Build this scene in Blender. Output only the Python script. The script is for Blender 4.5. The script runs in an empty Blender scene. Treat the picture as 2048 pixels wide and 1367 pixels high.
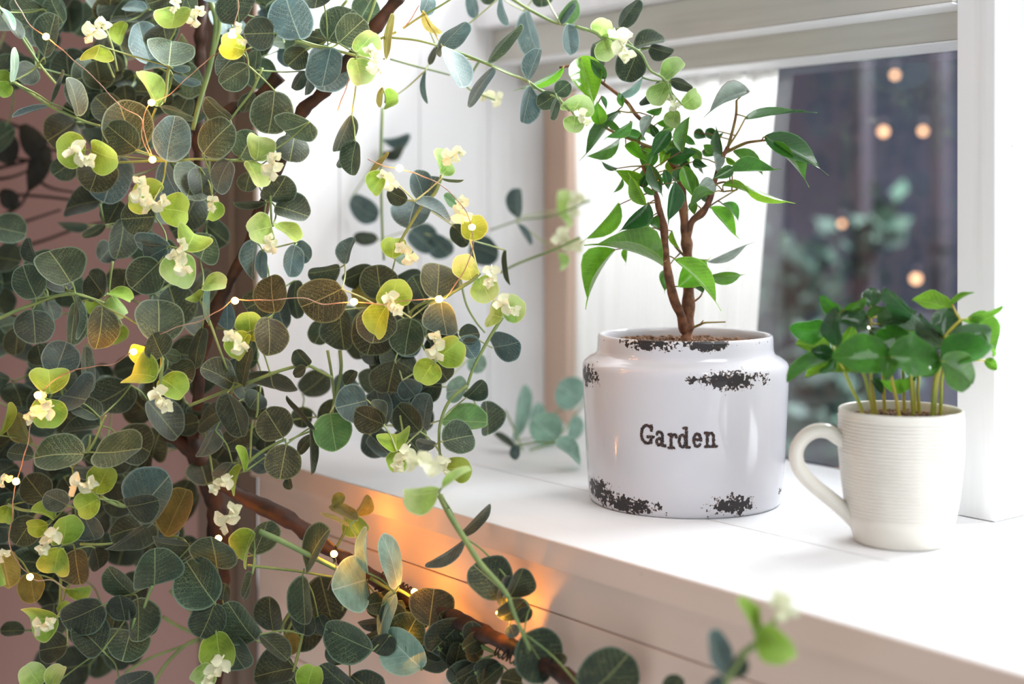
import bpy, bmesh, math, random
from mathutils import Vector, Matrix, noise
random.seed(7)
sc = bpy.context.scene
COL = sc.collection
R = math.radians
# ---------------------------------------------------------------- camera, world, light, exposure
F_PX, CX, HY = 2844.0, 1024.0, 420.0            # focal length, centre column and horizon row of a 2048x1367 frame
CAM = Vector((1.0354, -0.5934, 0.212))
FW = Vector((-0.7846, 0.6199, 0)); RT = Vector((0.6199, 0.7846, 0))
cam = bpy.data.cameras.new('camera'); camo = bpy.data.objects.new('camera', cam); COL.objects.link(camo)
camo.location = CAM; camo.rotation_euler = (R(90), 0, math.atan2(0.7846, 0.6199))
cam.lens = F_PX / 2048 * 36; cam.sensor_width = 36; cam.clip_start = 0.05
cam.shift_y = -(683.5 - HY) / 2048
cam.dof.use_dof = True; cam.dof.focus_distance = 1.0; cam.dof.aperture_fstop = 3.0
sc.camera = camo
world = bpy.data.worlds.new('overcast'); sc.world = world; world.use_nodes = True
bg = world.node_tree.nodes['Background']; bg.inputs[0].default_value = (0.93, 0.97, 1.0, 1); bg.inputs[1].default_value = 0.53
def area(name, loc, tgt, sx, sy, power, col=(1, 1, 1)):
    l = bpy.data.lights.new(name, 'AREA'); l.shape = 'RECTANGLE'; l.size = sx; l.size_y = sy; l.energy = power; l.color = col
    o = bpy.data.objects.new(name, l); COL.objects.link(o); o.location = loc
    o.rotation_euler = (Vector(tgt) - Vector(loc)).to_track_quat('-Z', 'Y').to_euler(); return o
area('window_daylight', (1.75, 0.22, 1.50), (0.0, 0.16, 0.08), 1.1, 1.1, 21, (0.96, 0.98, 1.0))
area('sky_through_window', (0.25, 1.25, 1.30), (0.12, 0.25, 0.1), 1.5, 0.9, 180, (0.93, 0.97, 1.0))
sc.view_settings.view_transform = 'Standard'; sc.view_settings.look = 'None'
sc.view_settings.exposure = 0.35; sc.view_settings.gamma = 1; sc.view_settings.use_curve_mapping = False
sc.cycles.max_bounces = 8; sc.cycles.transparent_max_bounces = 12; sc.cycles.use_denoising = True
sc.cycles.sample_clamp_indirect = 4

# ---------------------------------------------------------------- helpers
def at(px, py, d):
    p = CAM + RT * ((px - CX) / F_PX * d) + FW * d
    return Vector((p.x, p.y, 0.212 - (py - HY) / F_PX * d))
def ok(p):
    if p.y < -0.014: return True
    return p.z > 0.004 and p.x > -0.060 and p.y < 0.30
def fit(px, py, d):
    while d > 0.5 and not ok(at(px, py, d)): d -= 0.006
    return d
def lin(c):
    return tuple(((v / 255) / 12.92 if v / 255 <= 0.04045 else ((v / 255 + 0.055) / 1.055) ** 2.4) for v in c) + (1,)
def tag(o, label=None, cat=None, group=None, kind=None):
    if label: o['label'] = label
    if cat: o['category'] = cat
    if group: o['group'] = group
    if kind: o['kind'] = kind
    return o
def link(name, me, mat=None, parent=None, loc=None):
    o = bpy.data.objects.new(name, me); COL.objects.link(o)
    if mat and me is not None and len(me.materials) == 0: me.materials.append(mat)
    if parent: o.parent = parent
    if loc: o.location = loc
    return o
def empty(name, loc, rz=0):
    o = bpy.data.objects.new(name, None); COL.objects.link(o); o.location = loc; o.rotation_euler = (0, 0, rz)
    o.empty_display_size = 0.02
    return o
def mesh(name, vs, fs, smooth=False, uvs=None, uv2=None):
    me = bpy.data.meshes.new(name); me.from_pydata([tuple(v) for v in vs], [], fs)
    if smooth: me.polygons.foreach_set('use_smooth', [True] * len(me.polygons))
    for nm, U in (('flat', uvs), ('par', uv2)):
        if U:
            l = me.uv_layers.new(name=nm)
            for lp in me.loops: l.data[lp.index].uv = U[lp.vertex_index]
    me.update(); return me
def boxmesh(name, x0, x1, y0, y1, z0, z1, bev=0.0012):
    bm = bmesh.new(); bmesh.ops.create_cube(bm, size=1)
    for v in bm.verts: v.co = Vector(((x0 + x1) / 2 + v.co.x * (x1 - x0), (y0 + y1) / 2 + v.co.y * (y1 - y0), (z0 + z1) / 2 + v.co.z * (z1 - z0)))
    if bev: bmesh.ops.bevel(bm, geom=bm.edges[:], offset=bev, segments=2, affect='EDGES', profile=0.6)
    me = bpy.data.meshes.new(name); bm.to_mesh(me); bm.free(); return me
def box(name, x0, x1, y0, y1, z0, z1, mat, parent=None, bev=0.0012):
    return link(name, boxmesh(name, x0, x1, y0, y1, z0, z1, bev), mat, parent)
def spline(pts, n=5):
    if len(pts) < 3: return list(pts)
    out = []
    P = [pts[0] * 2 - pts[1]] + list(pts) + [pts[-1] * 2 - pts[-2]]
    for i in range(1, len(P) - 2):
        a, b, c, d = P[i - 1], P[i], P[i + 1], P[i + 2]
        for k in range(n):
            t = k / n
            out.append(0.5 * ((2 * b) + (c - a) * t + (2 * a - 5 * b + 4 * c - d) * t * t + (3 * b - a - 3 * c + d) * t ** 3))
    out.append(pts[-1]); return out
class Tubes:
    def __init__(s): s.v = []; s.f = []
    def add(s, pts, r0, r1=None, n=6, bump=0):
        r1 = r0 if r1 is None else r1
        N = len(pts); base = len(s.v); up = Vector((0.3, 0.2, 0.93)).normalized(); prev = None
        for i, p in enumerate(pts):
            t = (pts[min(i + 1, N - 1)] - pts[max(i - 1, 0)])
            t = t.normalized() if t.length > 1e-9 else Vector((0, 0, 1))
            if prev is None:
                a = t.cross(up)
                if a.length < 0.1: a = t.cross(Vector((1, 0, 0)))
            else: a = prev - t * prev.dot(t)
            a.normalize(); b = t.cross(a); prev = a
            r = r0 + (r1 - r0) * i / max(1, N - 1)
            if bump: r *= 1 + bump * noise.noise(p * 120)
            for k in range(n):
                w = 2 * math.pi * k / n
                s.v.append(p + (a * math.cos(w) + b * math.sin(w)) * r)
        for i in range(N - 1):
            for k in range(n):
                q = base + i * n
                s.f.append((q + k, q + (k + 1) % n, q + n + (k + 1) % n, q + n + k))
        s.f.append(tuple(base + k for k in reversed(range(n)))); s.f.append(tuple(base + (N - 1) * n + k for k in range(n)))
    def build(s, name, mat, parent=None):
        return link(name, mesh(name, s.v, s.f, True), mat, parent)
def lathe(prof, n=128):
    vs, fs = [], []
    for (r, z) in prof:
        for k in range(n):
            a = 2 * math.pi * k / n; vs.append((r * math.sin(a), -r * math.cos(a), z))
    for i in range(len(prof) - 1):
        for k in range(n): fs.append((i * n + k, i * n + (k + 1) % n, (i + 1) * n + (k + 1) % n, (i + 1) * n + k))
    return vs, fs

# ---------------------------------------------------------------- materials
class NT:
    def __init__(s, name):
        s.m = bpy.data.materials.new(name); s.m.use_nodes = True; s.t = s.m.node_tree; s.t.nodes.clear()
        s.out = s.n('ShaderNodeOutputMaterial')
    def n(s, ty, **kw):
        o = s.t.nodes.new(ty)
        for k, v in kw.items(): setattr(o, k, v)
        return o
    def l(s, a, b): s.t.links.new(a, b)
    def math(s, op, a, b=None, c=None):
        o = s.n('ShaderNodeMath', operation=op)
        for i, v in enumerate((a, b, c)):
            if v is None: continue
            if isinstance(v, (int, float)): o.inputs[i].default_value = v
            else: s.l(v, o.inputs[i])
        return o.outputs[0]
    def mix(s, f, a, b):
        o = s.n('ShaderNodeMix', data_type='RGBA')
        for i, v in ((0, f), (6, a), (7, b)):
            if isinstance(v, (int, float)): o.inputs[i].default_value = v
            elif isinstance(v, tuple): o.inputs[i].default_value = v
            else: s.l(v, o.inputs[i])
        return o.outputs[2]
    def step(s, v, a, b):
        o = s.n('ShaderNodeMapRange'); o.interpolation_type = 'SMOOTHSTEP'; s.l(v, o.inputs[0])
        o.inputs[1].default_value = a; o.inputs[2].default_value = b; return o.outputs[0]
    def noise(s, vec, scale, det=4, rough=0.55):
        o = s.n('ShaderNodeTexNoise'); o.inputs['Scale'].default_value = scale; o.inputs['Detail'].default_value = det
        o.inputs['Roughness'].default_value = rough
        if vec is not None: s.l(vec, o.inputs['Vector'])
        return o.outputs[0]
    def scaled(s, vec, sc3):
        o = s.n('ShaderNodeMapping'); s.l(vec, o.inputs[0]); o.inputs['Scale'].default_value = sc3; return o.outputs[0]
    def bsdf(s, col, rough=0.6, spec=0.5, coat=0, bump=None, bs=0.2, bd=0.001, sheen=0):
        p = s.n('ShaderNodeBsdfPrincipled')
        if isinstance(col, tuple): p.inputs['Base Color'].default_value = col
        else: s.l(col, p.inputs['Base Color'])
        if isinstance(rough, (int, float)): p.inputs['Roughness'].default_value = rough
        else: s.l(rough, p.inputs['Roughness'])
        p.inputs['Specular IOR Level'].default_value = spec; p.inputs['Coat Weight'].default_value = coat
        p.inputs['Coat Roughness'].default_value = 0.04
        p.inputs['Sheen Weight'].default_value = sheen
        if bump is not None:
            b = s.n('ShaderNodeBump'); b.inputs['Strength'].default_value = bs; b.inputs['Distance'].default_value = bd
            s.l(bump, b.inputs['Height']); s.l(b.outputs[0], p.inputs['Normal'])
        return p
    def done(s, sh): s.l(sh, s.out.inputs[0]); return s.m

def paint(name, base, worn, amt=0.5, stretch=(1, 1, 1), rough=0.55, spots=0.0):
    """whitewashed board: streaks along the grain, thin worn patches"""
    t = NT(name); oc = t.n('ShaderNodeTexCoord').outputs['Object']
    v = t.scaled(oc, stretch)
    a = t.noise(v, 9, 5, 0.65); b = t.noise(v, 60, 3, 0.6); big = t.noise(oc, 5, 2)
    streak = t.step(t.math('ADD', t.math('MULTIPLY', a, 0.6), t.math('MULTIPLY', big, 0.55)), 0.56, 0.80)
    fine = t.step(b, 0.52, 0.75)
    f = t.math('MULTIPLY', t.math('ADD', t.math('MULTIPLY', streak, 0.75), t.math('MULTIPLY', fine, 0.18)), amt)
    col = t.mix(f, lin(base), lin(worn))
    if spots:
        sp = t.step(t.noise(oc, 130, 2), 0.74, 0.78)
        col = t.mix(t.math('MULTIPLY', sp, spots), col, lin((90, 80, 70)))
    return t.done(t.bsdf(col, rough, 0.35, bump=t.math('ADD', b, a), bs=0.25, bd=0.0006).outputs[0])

def leafmat(name, base, vein, edge, trans=0.22, rough=0.55, net=0.5, veins=9, slant=0.75, spec=0.4, tip=None, under=None, sheen=0.15, var=0.25, quilt=0.35, qd=0.0008):
    t = NT(name)
    uv = t.n('ShaderNodeUVMap', uv_map='flat').outputs[0]; par = t.n('ShaderNodeUVMap', uv_map='par').outputs[0]
    s = t.n('ShaderNodeSeparateXYZ'); t.l(uv, s.inputs[0]); sp = t.n('ShaderNodeSeparateXYZ'); t.l(par, sp.inputs[0])
    rnd = t.n('ShaderNodeObjectInfo').outputs['Random']
    ax = t.math('ABSOLUTE', t.math('SUBTRACT', s.outputs[0], 0.5))
    off = t.n('ShaderNodeCombineXYZ'); t.l(t.math('MULTIPLY', rnd, 37.0), off.inputs[2]); 
    add = t.n('ShaderNodeVectorMath', operation='ADD'); t.l(uv, add.inputs[0]); t.l(off.outputs[0], add.inputs[1]); uvr = add.outputs[0]
    wob = t.math('MULTIPLY', t.math('SUBTRACT', t.noise(uvr, 4, 2), 0.5), 0.10)
    ph = t.math('MULTIPLY', t.math('ADD', t.math('SUBTRACT', s.outputs[1], t.math('MULTIPLY', ax, slant)), wob), float(veins))
    fr = t.math('ABSOLUTE', t.math('SUBTRACT', t.math('FRACT', ph), 0.5))
    side = t.math('SUBTRACT', 1.0, t.step(fr, 0.015, 0.075))
    mid = t.math('SUBTRACT', 1.0, t.step(ax, 0.006, 0.018))
    vo = t.n('ShaderNodeTexVoronoi', feature='DISTANCE_TO_EDGE'); vo.inputs['Scale'].default_value = 22; t.l(uvr, vo.inputs['Vector'])
    nt = t.math('MULTIPLY', t.math('SUBTRACT', 1.0, t.step(vo.outputs['Distance'], 0.0, 0.09)), net)
    patch = t.step(t.noise(uvr, 2.6, 3), 0.38, 0.62)
    vv = t.math('MULTIPLY', t.math('MAXIMUM', t.math('MULTIPLY', side, 0.6), nt), t.math('ADD', 0.25, t.math('MULTIPLY', patch, 0.6)))
    vv = t.math('MAXIMUM', vv, t.math('MULTIPLY', mid, 0.8))
    n1 = t.noise(uvr, 3, 4); 
    dark = tuple(c * 0.62 for c in lin(base)[:3]) + (1,)
    col = t.mix(t.step(n1, 0.35, 0.7), dark, lin(base))
    if tip: col = t.mix(t.step(t.math('ADD', s.outputs[1], t.math('MULTIPLY', t.noise(uvr, 3), 0.4)), 0.5, 1.1), col, lin(tip))
    col = t.mix(vv, col, lin(vein))
    hs = t.n('ShaderNodeHueSaturation'); t.l(col, hs.inputs['Color'])
    t.l(t.math('ADD', 1 - var, t.math('MULTIPLY', rnd, 2 * var)), hs.inputs['Value'])
    t.l(t.math('ADD', 0.485, t.math('MULTIPLY', t.math('FRACT', t.math('MULTIPLY', rnd, 7.3)), 0.03)), hs.inputs['Hue'])
    col = hs.outputs[0]
    ae = t.math('ABSOLUTE', t.math('SUBTRACT', sp.outputs[0], 0.5))
    col = t.mix(t.math('MULTIPLY', t.step(ae, 0.455, 0.5), 0.75), col, lin(edge))  # rim light painted as a lighter colour along the leaf edge
    if under:
        g = t.n('ShaderNodeNewGeometry').outputs['Backfacing']; col = t.mix(t.math('MULTIPLY', g, 0.85), col, lin(under))
    h = t.math('ADD', t.math('MULTIPLY', vv, -1.0), t.math('MULTIPLY', t.noise(uvr, 60, 2), 0.5))
    p = t.bsdf(col, rough, spec, 0.5 if spec > 0.45 else 0, bump=h, bs=quilt, bd=qd, sheen=sheen)
    tr = t.n('ShaderNodeBsdfTranslucent')
    g = t.n('ShaderNodeGamma'); t.l(col, g.inputs[0]); g.inputs[1].default_value = 0.8; t.l(g.outputs[0], tr.inputs[0])
    mx = t.n('ShaderNodeMixShader'); mx.inputs[0].default_value = trans
    t.l(p.outputs[0], mx.inputs[1]); t.l(tr.outputs[0], mx.inputs[2])
    return t.done(mx.outputs[0])

def plain(name, c, rough=0.5, spec=0.4, ns=0, c2=None, bump=0.0, scale=40, coat=0, trans=0):
    t = NT(name); oc = t.n('ShaderNodeTexCoord').outputs['Object']; nz = t.noise(oc, scale, 4)
    col = t.mix(t.step(nz, 0.35, 0.65), lin(c), lin(c2 or c))
    p = t.bsdf(col, rough, spec, coat, bump=nz if bump else None, bs=bump, bd=0.001)
    if trans:
        tr = t.n('ShaderNodeBsdfTranslucent'); t.l(col, tr.inputs[0]); mx = t.n('ShaderNodeMixShader'); mx.inputs[0].default_value = trans
        t.l(p.outputs[0], mx.inputs[1]); t.l(tr.outputs[0], mx.inputs[2]); return t.done(mx.outputs[0])
    return t.done(p.outputs[0])

M = {}
M['sill'] = paint('sill_white_paint', (240, 241, 243), (205, 200, 196), 0.35, (0.12, 1, 1), 0.5, 0.35)
M['apron'] = paint('apron_paint', (232, 208, 193), (196, 166, 146), 0.6, (0.12, 1, 1), 0.6, 0.3)
M['reveal'] = paint('reveal_whitewash', (236, 237, 240), (170, 168, 166), 0.55, (1, 1, 0.08), 0.6)
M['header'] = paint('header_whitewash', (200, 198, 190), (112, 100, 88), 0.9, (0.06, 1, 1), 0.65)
M['post'] = paint('post_whitewash', (236, 237, 238), (150, 142, 134), 0.7, (1, 1, 0.06), 0.6, 0.6)
M['casing'] = paint('casing_old_wood', (136, 116, 100), (84, 66, 54), 1.0, (1, 1, 0.05), 0.7)
M['jamb'] = paint('jamb_bare_wood', (212, 186, 168), (180, 150, 132), 0.7, (1, 1, 0.05), 0.6)
M['wall'] = paint('wall_mauve', (186, 150, 140), (160, 128, 120), 0.5, (1, 1, 0.3), 0.8)
EU = dict(net=0.55, veins=9, slant=0.7)
UN = (150, 175, 160)
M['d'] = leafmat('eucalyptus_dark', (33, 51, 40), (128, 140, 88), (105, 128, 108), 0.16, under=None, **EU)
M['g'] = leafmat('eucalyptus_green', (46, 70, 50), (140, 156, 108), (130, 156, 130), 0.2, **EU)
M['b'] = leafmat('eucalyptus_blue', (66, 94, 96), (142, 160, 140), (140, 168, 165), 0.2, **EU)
M['o'] = leafmat('eucalyptus_olive', (48, 52, 32), (150, 150, 92), (120, 128, 84), 0.2, **EU)
M['gg'] = leafmat('eucalyptus_fresh', (80, 130, 66), (128, 158, 100), (150, 190, 130), 0.28, **EU)
M['y'] = leafmat('eucalyptus_olive_lamplit', (128, 122, 52), (160, 156, 90), (170, 160, 90), 0.3, **EU)  # olive leaf with warm lamp glow painted into its yellow
M['l'] = leafmat('eucalyptus_lime', (138, 176, 44), (178, 205, 96), (196, 216, 130), 0.34, net=0.4, veins=9, slant=0.7, tip=(160, 196, 80), rough=0.7, var=0.12)
M['lp'] = leafmat('eucalyptus_pale_lime', (156, 200, 92), (192, 218, 132), (214, 232, 180), 0.34, net=0.4, veins=9, slant=0.7, tip=(186, 216, 140), rough=0.7, var=0.1)
M['p'] = leafmat('eucalyptus_mint', (150, 192, 172), (196, 218, 204), (180, 210, 192), 0.25, net=0.1, veins=7, slant=0.7, rough=0.7, var=0.1)
M['stem'] = plain('green_stem', (138, 158, 96), 0.6, c2=(112, 136, 84))
M['petiole'] = plain('pale_petiole', (190, 200, 150), 0.6, c2=(160, 176, 120))
M['cream'] = plain('cream_bud', (240, 240, 216), 0.7, c2=(226, 230, 190), trans=0.25)
M['f'] = leafmat('ficus_leaf', (84, 150, 36), (120, 168, 70), (128, 176, 80), 0.28, rough=0.28, net=0.0, veins=14, slant=0.5, spec=0.6, sheen=0, var=0.15)
M['fd'] = leafmat('ficus_dark_leaf', (50, 106, 38), (86, 132, 62), (96, 146, 80), 0.18, rough=0.24, net=0.0, veins=14, slant=0.5, spec=0.7, sheen=0, var=0.15)
M['fl'] = leafmat('ficus_light_leaf', (112, 178, 30), (150, 200, 66), (150, 200, 80), 0.42, rough=0.32, net=0.0, veins=14, slant=0.5, spec=0.5, sheen=0, var=0.12)
M['fs'] = leafmat('ficus_painted_sheen_leaf', (168, 186, 172), (140, 164, 140), (150, 120, 110), 0.2, rough=0.2, net=0.0, veins=14, slant=0.5, spec=0.9, sheen=0, var=0.08)  # pale sheen of glossy leaves painted into the colour
M['cg'] = leafmat('seedling_leaf', (66, 142, 26), (86, 154, 40), (96, 160, 50), 0.3, rough=0.25, net=0.0, veins=7, slant=0.6, spec=0.6, sheen=0, quilt=0.9, qd=0.004, var=0.15)
M['cd'] = leafmat('seedling_dark_leaf', (44, 106, 38), (84, 130, 74), (80, 132, 70), 0.15, rough=0.16, net=0.0, veins=7, slant=0.6, spec=1.0, sheen=0, quilt=0.9, qd=0.004, var=0.12)
M['cl'] = leafmat('seedling_light_leaf', (112, 184, 40), (146, 204, 80), (146, 200, 90), 0.45, rough=0.4, net=0.0, veins=7, slant=0.6, spec=0.4, sheen=0, quilt=0.9, qd=0.004, var=0.1)
M['k'] = M['d']
M['ficus_bark'] = plain('ficus_bark', (134, 92, 66), 0.8, c2=(92, 60, 46), bump=0.6, scale=160)
M['twig'] = plain('ficus_twig', (146, 128, 66), 0.7, c2=(120, 84, 54), scale=60)
M['branch'] = plain('brown_branch', (74, 46, 32), 0.6, c2=(40, 26, 20), bump=0.5, scale=70)
M['cstem'] = plain('seedling_stem', (196, 176, 70), 0.4, c2=(150, 164, 60), scale=30)
M['soil'] = plain('potting_soil', (62, 42, 30), 0.95, c2=(118, 84, 62), bump=1.0, scale=260)
M['wire'] = plain('copper_wire', (176, 150, 128), 0.35, 0.8, c2=(140, 100, 74), scale=90)
M['mug'] = plain('mug_porcelain', (228, 223, 213), 0.3, 0.5, c2=(222, 217, 207), coat=0.2)
M['gill'] = plain('dark_frond', (46, 42, 28), 0.7, c2=(26, 24, 18))
M['outwall'] = plain('outside_wall', (60, 66, 84), 0.9, c2=(46, 50, 64), scale=3)
M['outpost'] = plain('outside_timber', (54, 50, 60), 0.9, c2=(44, 42, 50), scale=5)
M['outleaf'] = plain('outside_leaf', (50, 78, 66), 0.7, c2=(38, 56, 54), scale=6)
M['ground'] = plain('outside_ground', (84, 84, 92), 0.9, c2=(66, 66, 74), scale=4)
def emis(name, c, s):
    t = NT(name); e = t.n('ShaderNodeEmission'); e.inputs[0].default_value = lin(c); e.inputs[1].default_value = s; return t.done(e.outputs[0])
M['bulb'] = emis('fairy_bulb_glow', (255, 158, 52), 170)
M['lamp'] = emis('painted_reflection_glow', (255, 196, 150), 3.2)
def glassmat():
    t = NT('window_glass'); tr = t.n('ShaderNodeBsdfTransparent'); gl = t.n('ShaderNodeBsdfGlossy'); gl.inputs['Roughness'].default_value = 0.02
    fr = t.n('ShaderNodeFresnel'); fr.inputs[0].default_value = 1.45; mx = t.n('ShaderNodeMixShader')
    t.l(fr.outputs[0], mx.inputs[0]); t.l(tr.outputs[0], mx.inputs[1]); t.l(gl.outputs[0], mx.inputs[2]); return t.done(mx.outputs[0])
M['glass'] = glassmat()
def curtainmat():
    t = NT('sheer_curtain'); d = t.n('ShaderNodeBsdfDiffuse'); d.inputs[0].default_value = lin((246, 244, 240))
    tr = t.n('ShaderNodeBsdfTranslucent'); tr.inputs[0].default_value = lin((250, 249, 246)); mx = t.n('ShaderNodeMixShader'); mx.inputs[0].default_value = 0.55
    t.l(d.outputs[0], mx.inputs[1]); t.l(tr.outputs[0], mx.inputs[2]); return t.done(mx.outputs[0])
M['curtain'] = curtainmat()

# ---------------------------------------------------------------- the setting
def structure(o): return tag(o, kind='structure')
S0 = -0.072                                   # plane of the window's left reveal
sill = empty('sill', (0.3, 0.1, 0)); structure(sill)
sill.location = (0, 0, 0)
for (a, b) in ((0.0, 0.1170), (0.1182, 0.2245), (0.2257, 0.3398)):
    box('plank', S0, 1.35, a - (0.006 if a == 0 else 0), b, -0.018, 0, M['sill'], sill, 0.0008)
box('edge_strip', S0, 1.35, -0.0072, -0.0061, -0.0178, -0.0004, M['apron'], sill, 0.0003)
apron = empty('wall_apron', (0, 0, 0)); structure(apron)
zt = -0.0182
for h in (0.0316, 0.112, 0.112, 0.112, 0.112):
    box('board', S0, 1.35, 0.0, 0.03, zt - h + 0.0008, zt, M['apron'], apron, 0.0010); zt -= h
rev = empty('wall_reveal', (0, 0, 0)); structure(rev)
for (a, b) in ((0.0, 0.082), (0.0828, 0.170), (0.1708, 0.252), (0.2528, 0.40)):
    box('board', S0 - 0.03, S0, a, b, -0.018, 0.62, M['reveal'], rev, 0.0008)
cas = empty('trim_1', (0, 0, 0)); structure(cas)
for (a, b, y) in ((-0.105, -0.072, -0.004), (-0.143, -0.106, -0.010), (-0.182, -0.144, -0.004)):
    box('board', a, b, y, 0.0, -0.55, 0.62, M['casing'], cas, 0.0015)
structure(box('wall_left', -1.6, -0.1825, 0.0, 0.03, -0.55, 0.75, M['wall']))
# header steps
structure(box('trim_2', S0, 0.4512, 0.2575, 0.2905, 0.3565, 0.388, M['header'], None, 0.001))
structure(box('painted_bounce_1', S0, 0.4512, 0.2570, 0.2908, 0.3550, 0.3564, M['sill'], None, 0.0004))  # bounced light painted as a white strip under the header face
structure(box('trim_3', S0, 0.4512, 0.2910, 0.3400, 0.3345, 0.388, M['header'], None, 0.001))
structure(box('painted_bounce_2', S0, 0.4512, 0.2904, 0.3400, 0.3330, 0.3344, M['sill'], None, 0.0004))  # lower underside strip, light bounced off the sill put into its white
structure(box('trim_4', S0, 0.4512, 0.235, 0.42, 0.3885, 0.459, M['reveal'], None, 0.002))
structure(box('trim_sky_block', 0.4820, 1.35, 0.3010, 0.42, 0.333, 0.559, M['header'], None, 0.001))  # unseen header right of the post, put back to block sky light
structure(box('trim_5', S0 + 0.0005, -0.036, 0.322, 0.3395, 0.0002, 0.3325, M['jamb'], None, 0.0015))
structure(box('trim_6', 0.4515, 0.4816, 0.262, 0.3395, 0.0003, 0.4595, M['post'], None, 0.0012))
# added to cast shade: side wall and ceiling, left of and above the frame
structure(box('wall_side_added', -0.86, -0.82, -2.2, -0.001, -0.55, 0.75, M['wall']))
structure(box('ceiling_added', -0.86, 0.35, -2.2, -0.001, 0.7505, 0.78, M['wall']))
structure(box('window_1', S0, 0.4512, 0.3402, 0.3432, 0.0003, 0.3328, M['glass'], None, 0))
# sheer curtain
vs, fs = [], []
nx, nz = 90, 16
for j in range(nz + 1):
    z = 0.0008 + (0.3318 - 0.0008) * j / nz
    xr = 0.196 + 0.032 * (z / 0.333) ** 1.3
    for i in range(nx + 1):
        u = i / nx; x = -0.034 + (xr + 0.034) * u
        y = 0.3305 + 0.0055 * math.sin(u * 46 + 0.4 * math.sin(z * 9)) * (0.5 + 0.5 * math.sin(u * 9 + 1)) + 0.002 * math.sin(u * 121)
        vs.append((x, y, z))
for j in range(nz):
    for i in range(nx): q = j * (nx + 1) + i; fs.append((q, q + 1, q + nx + 2, q + nx + 1))
cur = link('curtain', mesh('curtain', vs, fs, True), M['curtain'])
tag(cur, 'sheer white curtain hanging against the left part of the window pane', 'curtain')
# outside: dark wall, timber posts, shrubs, added bulbs for reflections
structure(box('wall_outside', -2.6, 1.2, 2.10, 2.2, -0.9, 0.85, M['outwall']))
structure(box('ground_outside', -2.6, 1.2, 0.6, 2.09, -0.9, -0.85, M['ground']))
for (px, lab) in ((1722, 'dim brown timber post outside the window, left one'), (1880, 'dim brown timber post outside the window, right one')):
    p = at(px, 500, 2.5)
    o = box('timber_post', p.x - .014, p.x + .014, p.y - .014, p.y + .014, -0.849, 0.8, M['outpost'], None, 0.004)
    tag(o, lab, 'post')
def shrub(px, py, d, r, n, lab, seed):
    rr = random.Random(seed); c = at(px, py, d); root = empty('shrub', (c.x, c.y, -0.85)); tag(root, lab, 'shrub')
    v, f = [], []
    for i in range(n):
        a = Vector((rr.gauss(0, .45), rr.gauss(0, .45), rr.gauss(0, .45))) * r; a += Vector((0, 0, c.z + 0.85))
        u = Vector((rr.uniform(-1, 1), rr.uniform(-1, 1), rr.uniform(-.5, 1))).normalized(); w = u.cross(Vector((rr.uniform(-1, 1), rr.uniform(-1, 1), rr.uniform(-1, 1)))).normalized()
        L = rr.uniform(.03, .06); k = len(v)
        v += [a, a + u * L * .5 + w * L * .3, a + u * L, a + u * L * .5 - w * L * .3]; f.append((k, k + 1, k + 2, k + 3))
    o = link('foliage', mesh('foliage', v, f), M['outleaf'], root); tag(o, kind='stuff')
    t = Tubes(); t.add([Vector((0, 0, 0)), Vector((0.01, 0, (c.z + .85) * .5)), Vector((0, 0, c.z + .85))], 0.012, 0.006); t.build('stem', M['outpost'], root)
shrub(1655, 800, 2.25, 0.11, 260, 'blurred green shrub low outside the window between pot and mug', 3)
shrub(1745, 480, 2.45, 0.07, 60, 'small faint green shrub in the middle of the dark view outside', 4)
shrub(1590, 600, 2.65, 0.12, 160, 'dim wide shrub outside behind the ficus leaves on the right', 5)
lamps = [(1790, 150, 0.6, 'bulb reflection stand-in, highest near the window top'), (1767, 263, 1.0, 'brightest bulb reflection stand-in, left one of the level pair'),
         (1846, 262, 0.7, 'bulb reflection stand-in, right one of the level pair'), (1832, 557, 1.1, 'bulb reflection stand-in just above the mug seedlings'), (1684, 447, 0.35, 'faint small stand-in for a bulb reflection, middle of the pane')]
for (px, py, s, lab) in lamps:  # added bulbs imitating fairy lights reflected in the pane
    p = at(px, py, 2.2); root = empty('reflection_stand_in', p); tag(root, 'warm ' + lab, 'lamp', 'stand-in bulb reflections')
    bm = bmesh.new(); bmesh.ops.create_uvsphere(bm, u_segments=12, v_segments=8, radius=0.006 * (0.5 + s * 0.6)); me = bpy.data.meshes.new('bulb'); bm.to_mesh(me); bm.free()
    link('bulb', me, M['lamp'], root)
    t = Tubes(); t.add([Vector((0, 0, 0.006)), Vector((0, 0, 0.018))], 0.004); t.build('socket', M['outpost'], root)
    t = Tubes(); t.add([Vector((0, 0, 0.018)), Vector((0, 0, 0.849 - p.z))], 0.0008, n=4); t.build('cord', M['outpost'], root)

# ---------------------------------------------------------------- leaf meshes
def leafmesh(name, wf, nu=8, nv=9, cup=0.12, fold=0.06, curl=0.1, wave=0.0, seed=0, twist=0.0, aspect=1.0):
    rr = random.Random(seed); vs, uv, pr, fs = [], [], [], []
    ph = rr.uniform(0, 6)
    for j in range(nv + 1):
        v = 0.5 - 0.5 * math.cos(math.pi * j / nv)
        for i in range(nu + 1):
            a = -1 + 2 * i / nu
            hw, dy = wf(v, a, rr)
            x = a * hw * aspect; y = v + dy
            z = cup * (a * a) * hw * 1.6 + fold * abs(a) * hw * 2 - curl * (v - 0.35) ** 2 + wave * math.sin(v * 11 + ph + a * 2) * abs(a) + 0.02 * math.sin(5 * v + ph)
            tw = twist * (v - 0.3); x, z = x * math.cos(tw) - z * math.sin(tw), x * math.sin(tw) + z * math.cos(tw)
            vs.append((x, y, z)); uv.append((a * hw * aspect + 0.5, y)); pr.append((a * .5 + .5, v))
    for j in range(nv):
        for i in range(nu): q = j * (nu + 1) + i; fs.append((q, q + 1, q + nu + 2, q + nu + 1))
    return mesh(name, vs, fs, True, uv, pr)
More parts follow.
